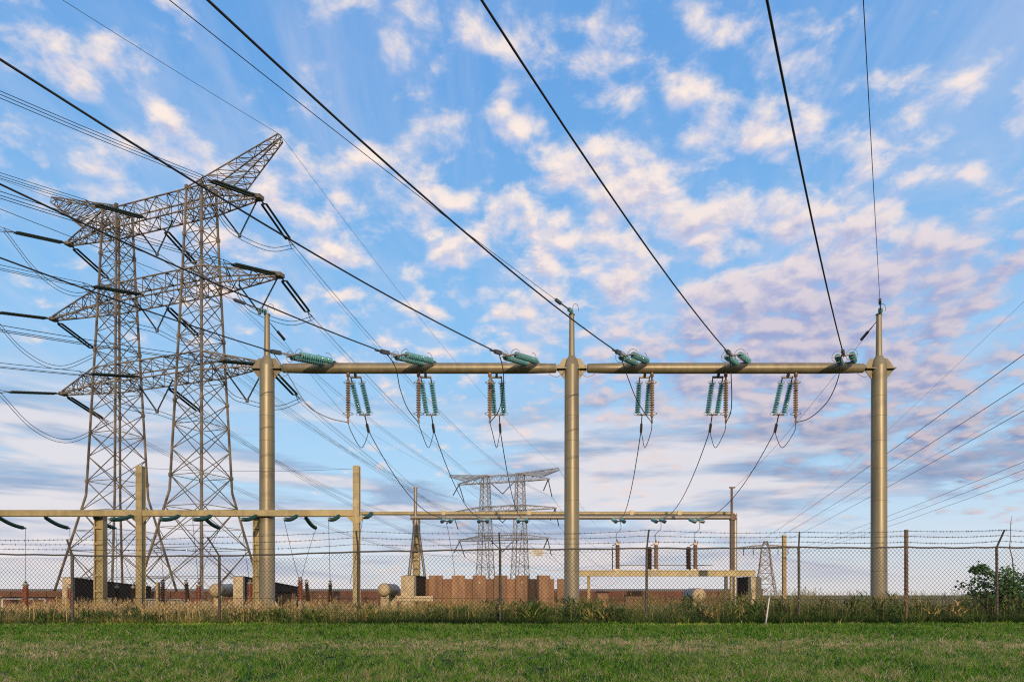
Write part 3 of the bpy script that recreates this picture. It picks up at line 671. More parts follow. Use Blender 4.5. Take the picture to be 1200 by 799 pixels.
# ------------------------------------------------------------------ rear gantry with its disconnectors
def rear_gantry():
    Y = GYK; t = thing('rear_gantry', (0, Y, 0), 'low rear gantry with one grey and one yellow horizontal tube behind the concrete panels', 'gantry')
    def X(p, y=Y): return (p-CX)*y/F
    mb = MB(); mb.tube([(X(481),Y,G2Z),(X(863),Y,G2Z)], .19, 16)
    for p in (545,620,700,790): mb.tube([(X(p),Y,G2Z),(X(p)+.12,Y,G2Z)], .205, 16)
    mb.build('grey_tube', M['galv'], t)
    y2 = Y+1.6; z2 = EYE+(HZ-601.3)*y2/F
    mb = MB(); mb.tube([(X(405,y2),y2,z2),(X(858,y2),y2,z2)], .17, 16)
    for p in (520,620,740,796): mb.box((X(p,y2),y2-.1,z2+.05), (.34,.2,.42))
    mb.build('yellow_tube', M['yellow'], t)
    mb = MB(); x = X(488, y2); mb.box((x-.27,y2,z2/2-.1), (.1,.6,z2-.2)); mb.box((x+.27,y2,z2/2-.1), (.1,.6,z2-.2)); mb.box((x,y2+.1,z2/2-.1), (.44,.05,z2-.2))
    for k in range(10): mb.box((x, y2-.27, .5+k*.75), (.438,.03,.12))
    mb.build('post', M['yellow'], t)
    mb = MB(); mb.tube([(X(487),Y,G2Z-.2),(X(476),Y-.3,0)], .15, 8); mb.tube([(X(489),Y,G2Z-.2),(X(502),Y+.3,0)], .12, 8); mb.build('brace', M['galv'], t)
    mb = MB(); mb.tube([(X(487),Y-.05,G2Z),(X(487),Y-.05,EYE+(HZ-571)*Y/F)], .15, 10); mb.box((X(487),Y-.05,EYE+(HZ-571)*Y/F), (.45,.2,.1)); mb.build('mast', M['galv'], t)
    mb = MB(); mb.tube([(X(857),Y,0),(X(857),Y,G2Z+.1)], .15, 12); mb.tube([(X(857.5),Y,G2Z),(X(857.5),Y,EYE+(HZ-571)*Y/F)], .11, 10); mb.box((X(858.5),Y,G2Z), (.5,.4,.5)); mb.box((X(858),Y,EYE+(HZ-571)*Y/F), (.5,.2,.1)); mb.build('mast', M['rustpost'], t)
    mb = MB(); mb.tube([(X(861.5,y2),y2,0),(X(861.5,y2),y2,z2)], .19, 10); mb.build('post', M['cap'], t)
    L6 = ['leftmost', 'second from left', 'third from left', 'fourth from left', 'fifth from left', 'rightmost']; gp = [(525, 1), (567, 1), (612, 1), (723, -1), (769, -1), (813, -1)]
    for i, (p, s) in enumerate(gp):
        a = V((X(p), Y-.1, G2Z-.2)); d = V((0,-1,-.05)).normalized()
        q = thing('small_insulator_pair', a, 'small pair of teal insulators under the rear gantry tube, %s of six' % L6[i], 'insulator', 'insulator pairs under the rear gantry')
        for k in (-1, 1):
            mb = MB(); glass_string(mb, a+V((k*.36,0,0)), a+V((k*.36,0,0))+d*1.7-V((0,0,.30)), 9, .17); mb.build('insulator_string', GL, q)
        mb = MB(); e = a+d*1.8-V((0,0,.25)); mb.bar(e-V((.5,0,0)), e+V((.5,0,0)), .09); mb.build('yoke', M['dark'], q); mb = MB(); mb.bar(a-V((.5,0,0)), a+V((.5,0,.1)), .1); mb.build('hanger', M['dark'], q)
        if i < 3:
            f = at((535, 574, 606)[i], 690, Y-.2); wire('down_lead', sag(e, f, .0 if i else -.6, 8), .02, 'thin down lead behind the panel wall below the %s rear insulators' % L6[i], 'wire', 'down leads of the rear gantry')
        else:
            f = at((722.5, 768, 813.5)[i-3], 634, 55); wire('down_lead', spline([e, e.lerp(f,.4)+V((.16,0,0)), e.lerp(f,.72)+V((-.1,0,.1)), f], 6), .022, 'thin curved down lead onto the disconnector, below the %s rear insulators' % L6[i], 'wire', 'down leads of the rear gantry')
    # disconnector bay
    Y = 55; t = thing('support_beam', (X(780,Y), Y, 0), 'long yellow horizontal support beam carrying three brown insulator columns', 'beam')
    zt = EYE+(HZ-668)*Y/F; mb = MB(); mb.box(((X(676,Y)+X(884,Y))/2, Y, zt-.25), (X(884,Y)-X(676,Y), .5, .46)); mb.box(((X(676,Y)+X(884,Y))/2, Y-.26, zt-.02), (X(884,Y)-X(676,Y), .1, .05)); mb.build('girder', M['yellow'], t)
    for p in (690, 851, 857): mb = MB(); mb.box((X(p,Y), Y+.05, (zt-.48)/2), (.22 if p != 857 else .16, .22, zt-.48)); mb.build('leg', M['fpost'] if p == 851 else M['wood'], t)
    for i, (p, two) in enumerate(((722, 0), (767, 1), (813, 1))):
        b = V((X(p,Y), Y, zt)); q = thing('disconnector', b, ('leftmost brown insulator column on the yellow support beam', 'middle brown insulator column on the yellow support beam', 'rightmost brown insulator column on the yellow support beam')[i], 'disconnector', 'brown insulator columns on the support beam')
        mb = MB(); mb.lathe(b+V((.12,0,.12)), (0,0,1), sheds(1.95,.13,.20,16), 12); mb.build('insulator', M['tanins'], q)
        mb = MB(); mb.lathe(b+V((-.26-.1*two,.25,.1)), (0,0,1), sheds(1.8,.16,.24,14) if two else sheds(1.8,.03,.05,10), 12); mb.build('insulator', M['sidewall'], q)  # second column stands in shade, put into its dark colour
        mb = MB(); mb.box(b+V((0,0,.06)), (.6,.5,.12)); mb.bar(b+V((-.4,-.3,-.5)), b+V((.3,-.2,.15)), .13); mb.build('base', M['cap'], q)
        mb = MB(); mb.box(b+V((.12,0,2.12)), (.30,.3,.12)); mb.tube([b+V((.12,0,2.15)), b+V((.12,0,2.45))], .06, 8); mb.tube([b+V((.3,0,2.1)), b+V((.32,0,2.35))], .04, 6); mb.bar(b+V((-.3,.1,2.0)), b+V((.1,0,2.15)), .07); mb.build('terminal', M['tanins'], q)
    mb = MB(); mb.tube([at(724,667,55.3)+V((0,0,.35)), at(835,667,55.3)+V((0,0,.35))], .035, 6)
    tag(mb.build('busbar', M['galv']), 'thin horizontal busbar just above the yellow support beam', 'busbar')
rear_gantry()

# ------------------------------------------------------------------ low busbar gantry at the left
def busbar_gantry():
    Y = 34.0; t = thing('busbar_gantry', (-12, Y, 0), 'low yellow gantry with a long square beam reaching in from the left edge', 'gantry')
    def X(p): return (p-CX)*Y/F
    zb = EYE+(HZ-601)*Y/F
    xs = [-140, 165, 418]
    for p in xs:
        mb = MB(); x = X(p); zt = EYE+(HZ-546)*Y/F
        mb.box((x, Y-.19, zt/2), (.30,.02,zt)); mb.box((x, Y+.19, zt/2), (.30,.02,zt)); mb.box((x-.11, Y, zt/2), (.02,.36,zt)); mb.box((x+.11, Y, zt/2), (.02,.36,zt))
        mb.slot = 1
        for k in range(int(zt/.42)):
            mb.box((x-.09, Y-.2035, .3+k*.42), (.035,.006,.05)); mb.box((x+.09, Y-.2035, .3+k*.42), (.035,.006,.05))
        post = mb.build('post', [M['yellow'], M['ink']], t)
        for s in (-1, 1):
            mb = MB(); mb.poly([(x+s*.155, Y-.1, zb-.165), (x+s*.52, Y-.1, zb-.165), (x+s*.155, Y-.1, zb-.50)], .03, (0,1,0)); mb.build('gusset', M['yellow'], post)
    mb = MB()
    for a, b in zip(xs[:-1], xs[1:]):
        a_, b_ = X(a)+.153, X(b)-.153; c_ = (a_+b_)/2
        mb.box((c_, Y, zb+.13), (b_-a_,.34,.02)); mb.box((c_, Y, zb-.15), (b_-a_,.34,.02)); mb.box((c_, Y-.02, zb-.01), (b_-a_,.28,.259))
    mb.build('beam', M['yellow'], t)
    for p in (-66, 118, 303):
        y2 = Y+.62; mb = MB(); x = (p-CX)*y2/F; zt = zb+.10
        mb.box((x-.20, y2, zt/2), (.05,.40,zt)); mb.box((x+.20, y2, zt/2), (.05,.40,zt)); mb.box((x, y2-.06, zt/2), (.35,.03,zt))
        for k in range(6): mb.box((x, y2-.2, .4+k*.8), (.352,.02,.10))
        mb.box((x, y2-.33, zt-.12), (.2,.24,.15)); mb.build('post', M['yellow'], t)
    wire('stay_wire', sag(at(165,547,Y)+V((.1,0,-.05)), at(418,549,Y)+V((-.2,0,0)), .14, 12), .008, 'thin nearly level wire strung between the tops of the two yellow posts', 'wire')
    # green strings under the beam
    G = [(-7,1),(48,1),(106,1),(158,-1),(213,-1),(236,1),(250,-1),(303,-1),(350,-1),(356,1),(399,-1),(437,-1)]
    feet = {-7:30, 48:83, 106:137, 158:157, 213:192, 236:233, 250:233, 303:293, 350:352, 356:352, 399:387, 437:410}
    near = {-7:'at the left edge of the picture', 48:'second from the left edge', 106:'left of the left yellow post', 158:'tucked against the left yellow post', 213:'right of the left yellow post', 236:'long one below the right pylon mast', 250:'short one below the right pylon mast', 303:'just left of the big gantry column', 350:'short one right of the big column', 356:'long one right of the big column', 399:'just left of the right yellow post', 437:'just right of the right yellow post'}
    for p, s in G:
        a = V((X(p), Y+.16*s, zb-.12 if p != 437 else zb)); b = a + V((0, s*2.05, -.42))
        q = thing('green_insulator', a, 'dark green insulator under the low beam, ' + near[p], 'insulator', 'green insulators under the low yellow beam')
        mb = MB(); pts = [a.lerp(b, k/36)-V((0,0,.10*math.sin(math.pi*k/36))) for k in range(3, 34)]; mb.tube(pts, [.105 if k % 2 else .07 for k in range(len(pts))], 10); mb.build('rod', M['greenins'], q)
        mb = MB(); mb.tube([a, pts[0]], .04, 6); mb.build('hanger', M['cap'], q); mb = MB(); mb.tube([pts[-1], b], .05, 6); mb.build('end_fitting', M['cap'], q)
        fx = feet[p]; f = at(fx, 684, Y+s*1.9)
        wire('down_lead', sag(b, f, -.25 if s > 0 else .1, 8), .011, 'thin down lead below the green insulator ' + near[p], 'wire', 'down leads below the low yellow beam')
busbar_gantry()
def equipment_insulators():
    items = [(30,681,36,'brown',0,'at the far left edge beside the low white rail'),(82,684,34.6,'brown',0,'directly in front of the pale end of the left firewall'),(137,684,37,'dark',0,'before the dark side of the left firewall'),(156,684,37,'dark',0,'just left of the tall yellow post'),
             (191,679,37,'dark',0,'on top of a pale post above the grey radiator'),(218,679,38,'dark',.10,'leaning slightly, between the radiator and the tank'),(233,682,36,'brown',0,'in front of the pale end of the left tank'),(293,679,35.5,'brown',0,'before the dark side of the second firewall'),
             (352,676,37,'brown',0,'right of the big left gantry column'),(359,679,38,'dark',.10,'leaning dark one behind the brown one right of the left column'),(387,680,38,'dark',0,'alone in the middle of the low brick wall')]
    for px, py, Y, k, ln, lab in items:
        top = at(px, py, Y); b = V((top.x-ln*2, Y, 0)); m_ = M['brownins'] if k == 'brown' else M['sidewall']; r = .17 if k == 'brown' else .13
        if k == 'dark' and px == 191: m_ = M['brownins']
        b.x = top.x + ln*top.z*.8
        t = thing('post_insulator', b, ('ribbed red brown post insulator ' if k == 'brown' else 'slim dark post insulator ') + lab, 'insulator', 'post insulators standing in the tall grass')
        d = (top-b); H = d.length; d.normalize(); mb = MB(); mb.bar(b, b+d*(H-1.25), .16); mb.build('pedestal', M['wood'] if px in (191, 30) else M['cap'], t)
        if px == 191: mb = MB(); mb.box((b.x-.22, Y-.1, .85), (.16,.12,1.7)); mb.build('pale_post', M['wood'], t)
        mb = MB(); mb.lathe(b+d*(H-1.25), d, sheds(1.02, r*.62, r, 11), 14); mb.build('porcelain', m_, t)
        mb = MB(); mb.lathe(b+d*(H-.23), d, [(0,r*.7),(.02,r*.85),(.10,r*.85),(.12,.05),(.18,.05),(.2,.09),(.24,.09)], 12); mb.build('cap', M['cap'], t)
equipment_insulators()
# ------------------------------------------------------------------ walls, tanks, transformer
def yard():
    def X(p, Y): return (p-CX)*Y/F
    def firewall(p0, p1, ytop, Y, end, label, ztop_end=None, thick=None):
        a = V(((X(p0,Y)+X(p1,Y))/2, Y, 0)); w = X(p1,Y)-X(p0,Y); h = EYE+(HZ-ytop)*Y/F
        t = thing('firewall', a, label, 'wall', 'short concrete firewalls'); e = V(end); d = (e-a); d.z = 0; L = d.length; d.normalize(); n = V((-d.y, d.x, 0)); he = ztop_end or h
        mb = MB(); s = n*w/2; s.z = 0
        q = a + d*.35
        vs = [q-s, q+s, e+s, e-s, q-s+V((0,0,h-.05)), q+s+V((0,0,h-.05)), e+s+V((0,0,he-.05)), e-s+V((0,0,he-.05))]
        mb._add(vs, [(3,2,1,0),(4,5,6,7),(0,1,5,4),(1,2,6,5),(2,3,7,6),(3,0,4,7)])
        mb.build('side_panel', M['sidewall'], t)  # face turned from the sun, its shade put into the dark colour
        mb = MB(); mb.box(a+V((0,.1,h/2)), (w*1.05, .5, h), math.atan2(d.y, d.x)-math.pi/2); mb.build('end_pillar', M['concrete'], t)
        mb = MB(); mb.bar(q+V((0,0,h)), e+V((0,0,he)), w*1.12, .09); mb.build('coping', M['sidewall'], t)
        return t
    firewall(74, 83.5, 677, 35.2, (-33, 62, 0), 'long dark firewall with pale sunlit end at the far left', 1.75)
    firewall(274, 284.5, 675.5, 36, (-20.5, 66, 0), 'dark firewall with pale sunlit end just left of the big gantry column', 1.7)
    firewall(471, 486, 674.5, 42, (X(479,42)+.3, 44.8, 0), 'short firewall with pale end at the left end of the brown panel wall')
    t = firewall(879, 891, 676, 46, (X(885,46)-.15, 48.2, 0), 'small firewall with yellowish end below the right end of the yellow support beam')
    mb = MB(); mb.box(at(508-21, 701, 42), (2.2, .5, .32)); tag(mb.build('kerb_slab', M['concrete']), 'low pale concrete slab beside the short firewall', 'slab')
    # brown panel wall
    Y = 45; t = thing('panel_wall', at(575,715,Y), 'brown concrete wall of alternately raised panels in the middle of the yard', 'wall')
    edges = [491,503,519,529.5,545,554,569.5,579,594.5,604,619.5,629,644.5]
    for k, (a, b) in enumerate(zip(edges[:-1], edges[1:])):
        up = k % 2; z = EYE+(HZ-(674 if up else 678))*Y/F; w = X(b,Y)-X(a,Y)
        mb = MB(); mb.box(((X(a,Y)+X(b,Y))/2, Y-(.12 if up else -.10), z/2), (w-.003, .25, z)); mb.build('panel', M['panel'] if up else M['panel2'], t)
    mb = MB(); z = EYE+(HZ-678)*Y/F; mb.box(((X(653,Y)+X(664,Y))/2, Y, z/2), (X(664,Y)-X(653,Y), .25, z)); mb.box(((X(644.5,Y)+X(649,Y))/2+.02, Y+.1, z/2), (X(649,Y)-X(644.5,Y), .25, z)); mb.build('end_panel', M['panel2'], t)
    for p in (561.5, 611.5): mb = MB(); c = at(p, 682.5, Y-.27); mb.lathe(c+V((0,.03,0)), (0,-1,0), [(0,.09),(.04,.09),(.05,.06)], 12); mb.build('light_spot', M['tankend'], t)  # pale disc stands in for a spot of reflected light on the panel
    # long low brick wall at the back
    Y = 70; x0, x1 = X(-60,Y), X(893,Y); z = EYE+(HZ-690.5)*Y/F; t = thing('brick_wall', (0,Y,0), 'long low red brick wall across the back of the yard', 'wall')
    mb = MB(); mb.box(((x0+x1)/2, Y, z/2-.06), (x1-x0, .4, z-.12)); mb.build('brickwork', M['brick'], t)
    mb = MB(); mb.box(((x0+x1)/2, Y-.02, z-.02), (x1-x0+.1, .52, .14)); mb.build('coping', M['sidewall'], t)
    mb = MB()
    for k in range(46): mb.box((x0+1+k*(x1-x0)/46, Y-.26, (z-.2)/2), (.22,.12,z-.2))
    mb.build('pier', M['brick'], t)
    Y = 41; t = thing('retaining_wall', (X(20,Y),Y,0), 'lower red brown brick wall at the left edge behind the white rail', 'wall'); mb = MB(); mb.box((X(10,Y),Y,.42), (X(76,Y)-X(-56,Y),.3,.84)); mb.build('brickwork', M['brick'], t); mb = MB(); mb.box((X(10,Y),Y,.87), (X(76,Y)-X(-56,Y)+.05,.36,.06)); mb.build('coping', M['sidewall'], t)
    Y = 37; t = thing('guard_rail', (X(30,Y),Y,0), 'low white horizontal rail on posts at the left edge', 'rail'); mb = MB(); mb.tube([(X(2,Y),Y,.80),(X(53,Y),Y,.80)], .035, 8); mb.build('bar', M['white'], t)
    for p in (3, 53): mb = MB(); mb.box((X(p,Y),Y,.38), (.08,.08,.76)); mb.build('post', M['white'], t)
    # lying tanks
    for px, py, r, Y, L, lab in ((252,691,.38,40,4.2,'grey cylindrical tank with cream domed end between the pylon and the second firewall'),(449.5,690.5,.38,42,4.0,'grey cylindrical tank with cream end left of the brown panel wall'),(819.5,697,.50,50,3.0,'round tank with yellow end in the grass below the yellow support beam')):
        c = at(px, py, Y); t = thing('storage_tank', (c.x, Y, 0), lab, 'tank', 'lying tanks in the yard')
        mb = MB(); mb.tube_r([c+V((0,y,0)) for y in (.06,.08,L-.1,L)], [r*.97,r,r,r*.8], V((0,1,0)), 28); b = mb.build('shell', M['tank'], t)
        mb = MB(); mb.tube_r([c+V((0,y,0)) for y in (-.12,-.09,-.02,.06)], [r*.45,r*.7,r*.96,r*1.03], V((0,1,0)), 28); mb.build('end_cap', M['tankend'], t)
        for y in (.5, L-.6): mb = MB(); mb.box((c.x, Y+y, (c.z-r)/2+.06), (r*1.3,.25,c.z-r+.12)); mb.build('saddle', M['concrete'], t)
        mb = MB()
        for y in (.4, L/2, L-.5): mb.ring(c+V((0,y,0)), (0,1,0), r+.008, .02, 24, 4)
        mb.build('band', M['dark'], b)
    # radiator bank
    Y = 38; x0, x1 = X(170,Y), X(212,Y); h = EYE+(HZ-702.5)*Y/F; t = thing('transformer_radiator', ((x0+x1)/2,Y,0), 'grey finned transformer radiator half hidden in the tall grass', 'radiator')
    mb = MB(); mb.box(((x0+x1)/2, Y+.5, h/2), (x1-x0, .7, h-.04)); mb.build('body', M['radiator'], t)
    for k in range(11): mb = MB(); mb.box((x0+.1+k*(x1-x0-.2)/10, Y, h/2-.03), (.06,.296,h-.1)); mb.build('fin', M['radiator'], t)
    mb = MB(); mb.tube([(x0-.05,Y,h+.02),(x1+.05,Y,h+.02)], .05, 10); mb.build('header_pipe', M['cap'], t)
    p = at(124,702,37); mb = MB(); mb.box((p.x,37,.40), (.9,.5,.8)); mb.box((p.x,36.98,.83), (1.0,.6,.06)); tag(mb.build('control_cabinet', M['cap']), 'small grey cabinet in the grass before the dark left firewall', 'cabinet')
    mb = MB(); p = at(112,667,37.6); mb.box((p.x,37.6,1.2), (.16,.14,2.4)); mb.box((p.x,37.6,2.38), (.2,.18,.05)); tag(mb.build('thin_post', M['wood']), 'slim pale post beside the wide yellow post behind the left firewall', 'post')
yard()
def clutter():
    def X(p, Y): return (p-CX)*Y/F
    Y = 43.0; t = thing('pipe_rack', (X(415,Y),Y,0), 'low rusty pipe rack in the grass right of the big gantry column', 'rack')
    for z in (.55,.80): mb = MB(); mb.tube([(X(392,Y),Y,z),(X(440,Y),Y,z)], .05, 8); mb.build('pipe', M['rustpost'], t)
    for p in (393,408,424,439): mb = MB(); mb.box((X(p,Y),Y+.08,.45), (.09,.09,.9)); mb.build('stanchion', M['rustpost'], t)
    for px, Y, w, hh, lab in ((336,40,.9,1.15,'small brown cabinet right of the foot of the left gantry column'),(706,48,.8,1.2,'rusty brown cabinet just right of the central column'),(742,50,1.2,.95,'low rusty cabinet below the left part of the support beam')):
        t = thing('switch_cabinet', (X(px,Y),Y,0), lab, 'cabinet', 'small brown cabinets in the yard'); x = X(px,Y)
        mb = MB(); mb.box((x,Y,hh/2), (w,.5,hh)); mb.build('housing', M['rustpost'], t); mb = MB(); mb.box((x,Y-.04,hh+.03), (w+.12,.66,.06)); mb.build('roof', M['sidewall'], t)
        mb = MB(); mb.box((x,Y-.262,hh*.52), (w*.82,.02,hh*.78)); mb.build('door', M['panel2'], t)
clutter()

# ------------------------------------------------------------------ lattice pylons
def lattice_mast(mb, cx, prof, legw, brw, nseg):
    "square lattice mast; prof = [(z, half width)]"
    def hw(z):
        for (z0, a), (z1, b) in zip(prof[:-1], prof[1:]):
            if z0 <= z <= z1: return a+(b-a)*(z-z0)/(z1-z0)
        return prof[-1][1]
    C = lambda k, z: V((cx+hw(z)*(1,1,-1,-1)[k], hw(z)*(1,-1,-1,1)[k], z))
    zs = [p[0] for p in prof]
    for k in range(4):
        for a, b in zip(zs[:-1], zs[1:]): mb.bar(C(k,a), C(k,b), legw)
    zz = [zs[0]]
    while zz[-1] < zs[-1]-.6: zz.append(min(zs[-1], zz[-1] + max(1.1, hw(zz[-1])*1.32)))
    zz[-1] = zs[-1]
    for i, (a, b) in enumerate(zip(zz[:-1], zz[1:])):
        for k in range(4):
            k2 = (k+1) % 4
            mb.bar(C(k,a), C(k2,b), brw); mb.bar(C(k2,a), C(k,b), brw)
            if i % 2 == 0 or hw(a) > 3: mb.bar(C(k,b), C(k2,b), brw*.9)
            if hw(a) > 2.9:
                m_ = (C(k,a)+C(k2,a)+C(k,b)+C(k2,b))/4; mid = (a+b)/2
                mb.bar(m_, C(k,mid), brw*.7); mb.bar(m_, C(k2,mid), brw*.7); mb.bar(C(k,mid), C(k,a).lerp(C(k2,b), .25), brw*.7)
    for i, z in enumerate(zz[::3]):
        for k in range(4): mb.box(C(k,z), (legw*1.6, legw*1.6, legw*1.9))
def truss(mb, A, B, n, cw, bw):
    "four chords A[k]->B[k] with zig-zag bracing"
    for a, b in zip(A, B): mb.bar(a, b, cw)
    prev = None
    for i in range(n+1):
        c = [a.lerp(b, i/n) for a, b in zip(A, B)]
        if i < n:
            nx = [a.lerp(b, (i+1)/n) for a, b in zip(A, B)]
            for k in range(4):
                k2 = (k+1) % 4
                if i % 2: mb.bar(c[k], nx[k2], bw)
                else: mb.bar(c[k2], nx[k], bw)
        if 0 < i: 
            for k in range(4): mb.bar(c[k], c[(k+1) % 4], bw*.85)
def pylon(loc, rz, label, mast_x, prof, arms, horn, m_, legw, brw, cw, name='lattice_pylon'):
    t = thing(name, loc, label, 'pylon', None, rz)
    def put(mb, nm):
        o = mb.build(nm, m_); o.parent = t; return o
    for cx in mast_x:
        mb = MB(); lattice_mast(mb, cx, prof, legw, brw, 0); mo = put(mb, 'mast')
        mb = MB()
        for sx in (-1, 1):
            for sy in (-1, 1): mb.box((cx+sx*prof[0][1], sy*prof[0][1], .2), (.9,.9,.5))
        o = mb.build('footing', M['concrete']); o.parent = mo
    mx = max(mast_x)
    for z, half, dep, hgt in arms:
        mb = MB()
        A = [V((-mx-dep/2, -dep/2, z)), V((-mx-dep/2, dep/2, z)), V((-mx-dep/2, dep/2, z+hgt)), V((-mx-dep/2, -dep/2, z+hgt))]
        B = [V((-p.x, p.y, p.z)) for p in A]
        if mx > 0: truss(mb, A, B, 9, cw, brw)
        for s in (-1, 1):
            base = B if s > 0 else A
            tip = [V((s*half, -.22, z+.02)), V((s*half, .22, z+.02)), V((s*half, .22, z+.36)), V((s*half, -.22, z+.36))]
            truss(mb, base, tip, 6, cw, brw); mb.box((s*(half+.1), 0, z+.12), (.6,.7,.36))
        put(mb, 'crossarm')
    if horn:
        tx, tz, bx, z0 = horn
        for s in (-1, 1):
            mb = MB(); d = .9
            A = [V((s*(mx-.9), -d, z0+.1)), V((s*(mx-.9), d, z0+.1)), V((s*bx, d*.8, z0-.95)), V((s*bx, -d*.8, z0-.95))]
            B = [V((s*tx, -.25, tz)), V((s*tx, .25, tz)), V((s*(tx+.15), .25, tz-.55)), V((s*(tx+.15), -.25, tz-.55))]
            truss(mb, A, B, 9, cw*.85, brw*.8); put(mb, 'horn')
    return t
ROT = math.atan2(-.363, 1)
P1 = V((-36.48, 70.42, 0)); P2 = V((-2.7, 195, 0))
def loc2w(P, x, y, z): c, s = math.cos(ROT), math.sin(ROT); return V((P.x+x*c-y*s, P.y+x*s+y*c, z))
prof1 = [(0,4.25),(11.4,2.02),(33,1.22),(41.6,.95)]
ARM1 = [(39.3, 12.7, 1.95, 2.1), (31.4, 15.1, 2.5, 1.9), (23.0, 13.6, 3.1, 1.8)]
pylon(P1, ROT, 'tall twin mast lattice pylon with three crossarms standing at the left', (-5.66, 5.66), prof1, ARM1, (15.2, 44.9, 10.2, 41.5), M['pylon'], .175, .066, .11)
prof2 = [(0,2.5),(10,1.85),(33.6,1.0),(35.4,.95)]
ARM2 = [(33.2, 13.6, 2.2, 1.9), (25.0, 15.6, 2.3, 1.4), (16.7, 13.4, 2.6, 1.4)]
pylon(P2, ROT, 'distant twin mast lattice pylon seen above the brown panel wall', (-5.3, 5.3), prof2, ARM2, (16.6, 36.2, 12.0, 35.2), M['pylonfar'], .20, .085, .15)

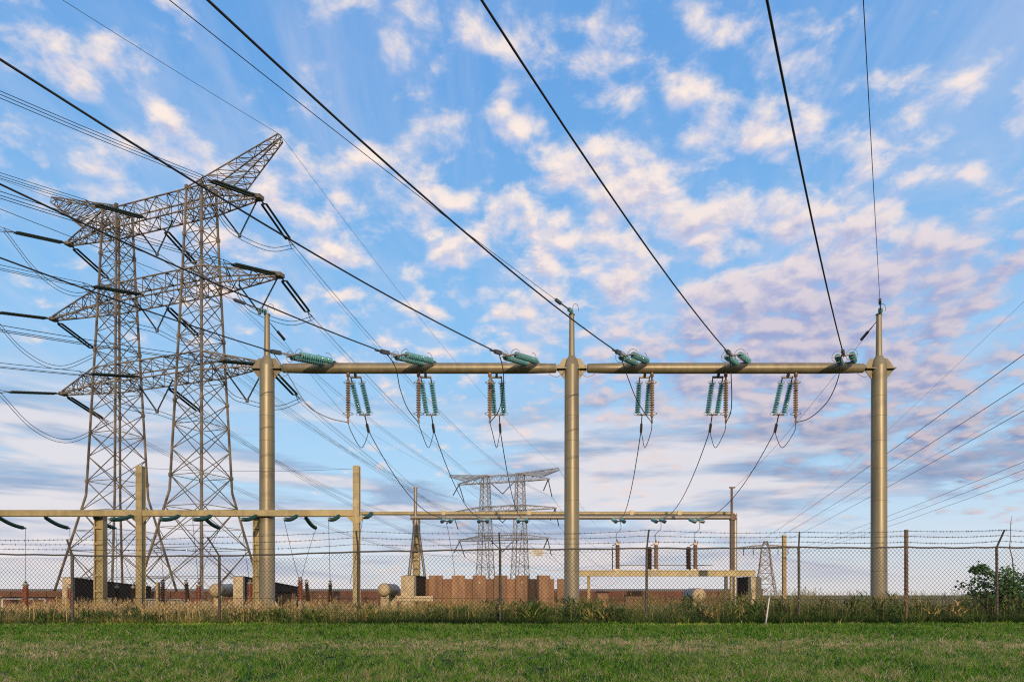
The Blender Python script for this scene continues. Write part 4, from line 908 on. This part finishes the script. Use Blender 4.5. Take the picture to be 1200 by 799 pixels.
def strings():
    arm_n = ['top', 'middle', 'bottom']; pos_n = ['at the left tip', 'between the two masts', 'at the right tip']
    OUT = V((.215, .977, 0)).normalized(); side_in = V((IN.y, -IN.x, 0)); side_out = V((OUT.y, -OUT.x, 0))
    fan = [(0, .2), (-.22, -.16), (.22, -.16)]
    for a, (z, half, dep, hgt) in enumerate(ARM1):
        for p, lx in enumerate((-half-.1, -.3, half+.1)):
            where = ('at the left tip of the big pylon\'s %s crossarm', 'between the masts on the big pylon\'s %s crossarm', 'at the right tip of the big pylon\'s %s crossarm')[p] % arm_n[a]
            base = loc2w(P1, lx, 0, z)
            ends = []
            for D_, sd_, word, dz, off in ((IN, side_in, 'reaching left', -.22, -1), (OUT, side_out, 'reaching back', -.26, 1)):
                b = base + D_*(.3 if p != 1 else dep/2+.1) + V((0,0,.05)); d = (D_+V((0,0,dz))).normalized()
                t = thing('pylon_insulator', b, 'double dark insulator %s, %s' % (word, where), 'insulator', 'tension insulators of the big pylon')
                for s in (-1, 1):
                    q = b+sd_*s*.24+d*.5; mb = MB(); mb.lathe(q, d, sheds(4.5,.055,.125,34), 8); mb.build('rod', M['rodins'], t)
                mb = MB(); mb.bar(b, b+d*.5, .12); mb.bar(b+d*.5-sd_*.32, b+d*.5+sd_*.32, .10); e = b+d*5.05; mb.bar(e-sd_*.32, e+sd_*.32, .10)
                for fx, fz in fan: mb.bar(e, e+d*1.1+sd_*fx+V((0,0,fz)), .05)
                mb.build('yoke', M['dark'], t); ends.append((e+d*1.1, d))
            # incoming bundle from the left
            e, d = ends[0]; t = thing('conductor_bundle', e, 'triple conductor bundle from the left, %s' % where, 'conductor', 'conductor bundles left of the big pylon')
            for fx, fz in fan:
                pts = []
                for k in range(26):
                    s = k*2.6; q = e+side_in*fx+V((0,0,fz))+IN*s; q.z += -.185*s+.0011*s*s; pts.append(q)
                mb = MB(); mb.tube(pts, .026, 5, False); mb.build('conductor', M['wire'], t)
            e2, d2 = ends[1]; z2 = ARM2[a][0]; h2 = ARM2[a][1]
            f = loc2w(P2, (-h2, 0, h2)[p], 0, z2-4.2)
            t = thing('conductor_bundle', e2, 'triple bundle towards the distant pylon, %s' % where, 'conductor', 'conductor bundles between the pylons')
            for fx, fz in fan:
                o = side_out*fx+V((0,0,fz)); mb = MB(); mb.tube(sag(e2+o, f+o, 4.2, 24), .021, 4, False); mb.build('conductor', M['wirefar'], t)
            # jumper under the arm
            if p == 0: ctl = [e, e.lerp(e2,.3)+V((0,0,-2.9)), e.lerp(e2,.62)+V((0,0,-3.25)), e2]; vb = None
            else:
                vx = lx-2.55 if p == 2 else lx-.1; vb = loc2w(P1, vx, .2, z-3.0); ctl = [e, e.lerp(vb,.5)+V((0,0,-1.1)), vb+V((0,0,-.1)), vb.lerp(e2,.55)+V((0,0,-.75)), e2]
            t = thing('jumper_loop', e, 'slack double jumper loop %s' % where, 'cable', 'jumper loops of the big pylon')
            for s in (-.2, .2): mb = MB(); mb.tube(spline([c+V((0,0,s)) for c in ctl], 8), .03, 5, False); mb.build('cable', M['wire'], t)
            if vb:
                t = thing('jumper_insulator', vb, 'V shaped dark insulator pair %s' % where, 'insulator', 'jumper insulators of the big pylon')
                for s in (-1, 1):
                    tp = loc2w(P1, vx+s*2.35, 0, z); dd = tp-vb; mb = MB(); mb.lathe(vb, dd, sheds(dd.length, .05, .095, 26), 7); mb.build('rod', M['rodins'], t)
                mb = MB(); mb.box(vb, (.25,.25,.3)); mb.build('clamp', M['dark'], t)
    # distant pylon: hanging pairs and the wires beyond
    for a, (z, half, dep, hgt) in enumerate(ARM2):
        for p, lx in enumerate((-half, 0, half)):
            where = ('at the left tip of the distant pylon\'s %s crossarm', 'between the masts on the distant pylon\'s %s crossarm', 'at the right tip of the distant pylon\'s %s crossarm')[p] % arm_n[a]; b = loc2w(P2, lx, 0, z)
            t = thing('suspension_insulator', b, 'thin dark insulator pair %s' % where, 'insulator', 'insulators of the distant pylon')
            if p == 1: A_ = [loc2w(P2, -3.6, 0, z), loc2w(P2, 3.6, 0, z)]; B_ = [b+V((0,0,-3.3))]*2
            else: A_ = [b, b]; B_ = [b-OUT*3.6+V((-.7,0,-3.6)), b+OUT*3.6+V((.5,0,-4.4))]
            for u, w_ in zip(A_, B_): mb = MB(); mb.lathe(u, w_-u, sheds((w_-u).length, .09, .17, 16), 6); mb.build('rod', M['rodins'], t)
            mb = MB(); mb.box(b, (.4,.4,.3)); mb.build('hanger', M['dark'], t)
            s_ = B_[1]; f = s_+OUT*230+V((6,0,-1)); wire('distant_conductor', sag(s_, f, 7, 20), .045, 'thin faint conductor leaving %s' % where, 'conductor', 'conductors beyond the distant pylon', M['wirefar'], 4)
    for s, nm in ((-1,'left'), (1,'right')):
        h = loc2w(P1, s*15.3, 0, 44.9); pts = []
        for k in range(26):
            u = k*2.6; q = h+IN*u; q.z += -.12*u+.0009*u*u; pts.append(q)
        wire('earth_wire', pts, .018, 'thin earth wire rising left from the %s horn of the big pylon' % nm, 'wire', None, None, 5)
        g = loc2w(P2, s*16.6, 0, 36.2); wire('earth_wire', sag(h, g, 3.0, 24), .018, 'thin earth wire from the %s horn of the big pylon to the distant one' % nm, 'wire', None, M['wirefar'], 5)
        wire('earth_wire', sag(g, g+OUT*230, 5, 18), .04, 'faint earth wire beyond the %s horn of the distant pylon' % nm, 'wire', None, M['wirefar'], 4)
strings()
def far_line():
    C = V((104, 280, 0)); DIR = V((-.24, -1, 0)).normalized(); rz = math.atan2(-.24, 1)*-1 - 0.0
    rz = -math.atan2(.24, 1)
    t = pylon(C, rz, 'small single mast lattice pylon far away behind the wooden post', (0,), [(0,4.2),(12,2.3),(20,1.5),(23.2,.5)], [(20.2, 12.6, 3.0, 1.3)], None, M['pylonfar'], .36, .2, .3)
    names = ['leftmost', 'second from left', 'third from left', 'fourth from left', 'fifth from left', 'rightmost']
    for i, c in enumerate((25.6, 28.6, 32.5, 44.8, 46.5, 49.0)):
        lx = (-12.3, -8.6, -4.8, 4.8, 8.6, 12.3)[i]
        b = C + V((lx*math.cos(rz), lx*math.sin(rz), 20.2)); mb = MB(); mb.lathe(b, (0,0,-1), sheds(2.8,.10,.2,10), 6)
        tag(mb.build('suspension_insulator', M['rodins']), 'tiny insulator under the crossarm of the small far pylon, %s of six' % names[i], 'insulator', 'insulators of the small far pylon')
        a = b+V((0,0,-2.8)); pts = []
        e = V((.24*-40+c, -40, 21))
        pts = sag(a, e, 2.0, 40)
        wire('side_line_conductor', pts, .030, '%s of six conductors rising right from the small far pylon' % names[i], 'conductor', 'conductors rising to the right edge', None, 5)
    for i, (c, lx) in enumerate(((23.5, -.5), (40.5, .5))):
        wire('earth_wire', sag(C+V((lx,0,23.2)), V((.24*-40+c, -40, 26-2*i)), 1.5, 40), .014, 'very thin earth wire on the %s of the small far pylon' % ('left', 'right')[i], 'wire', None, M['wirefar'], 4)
far_line()
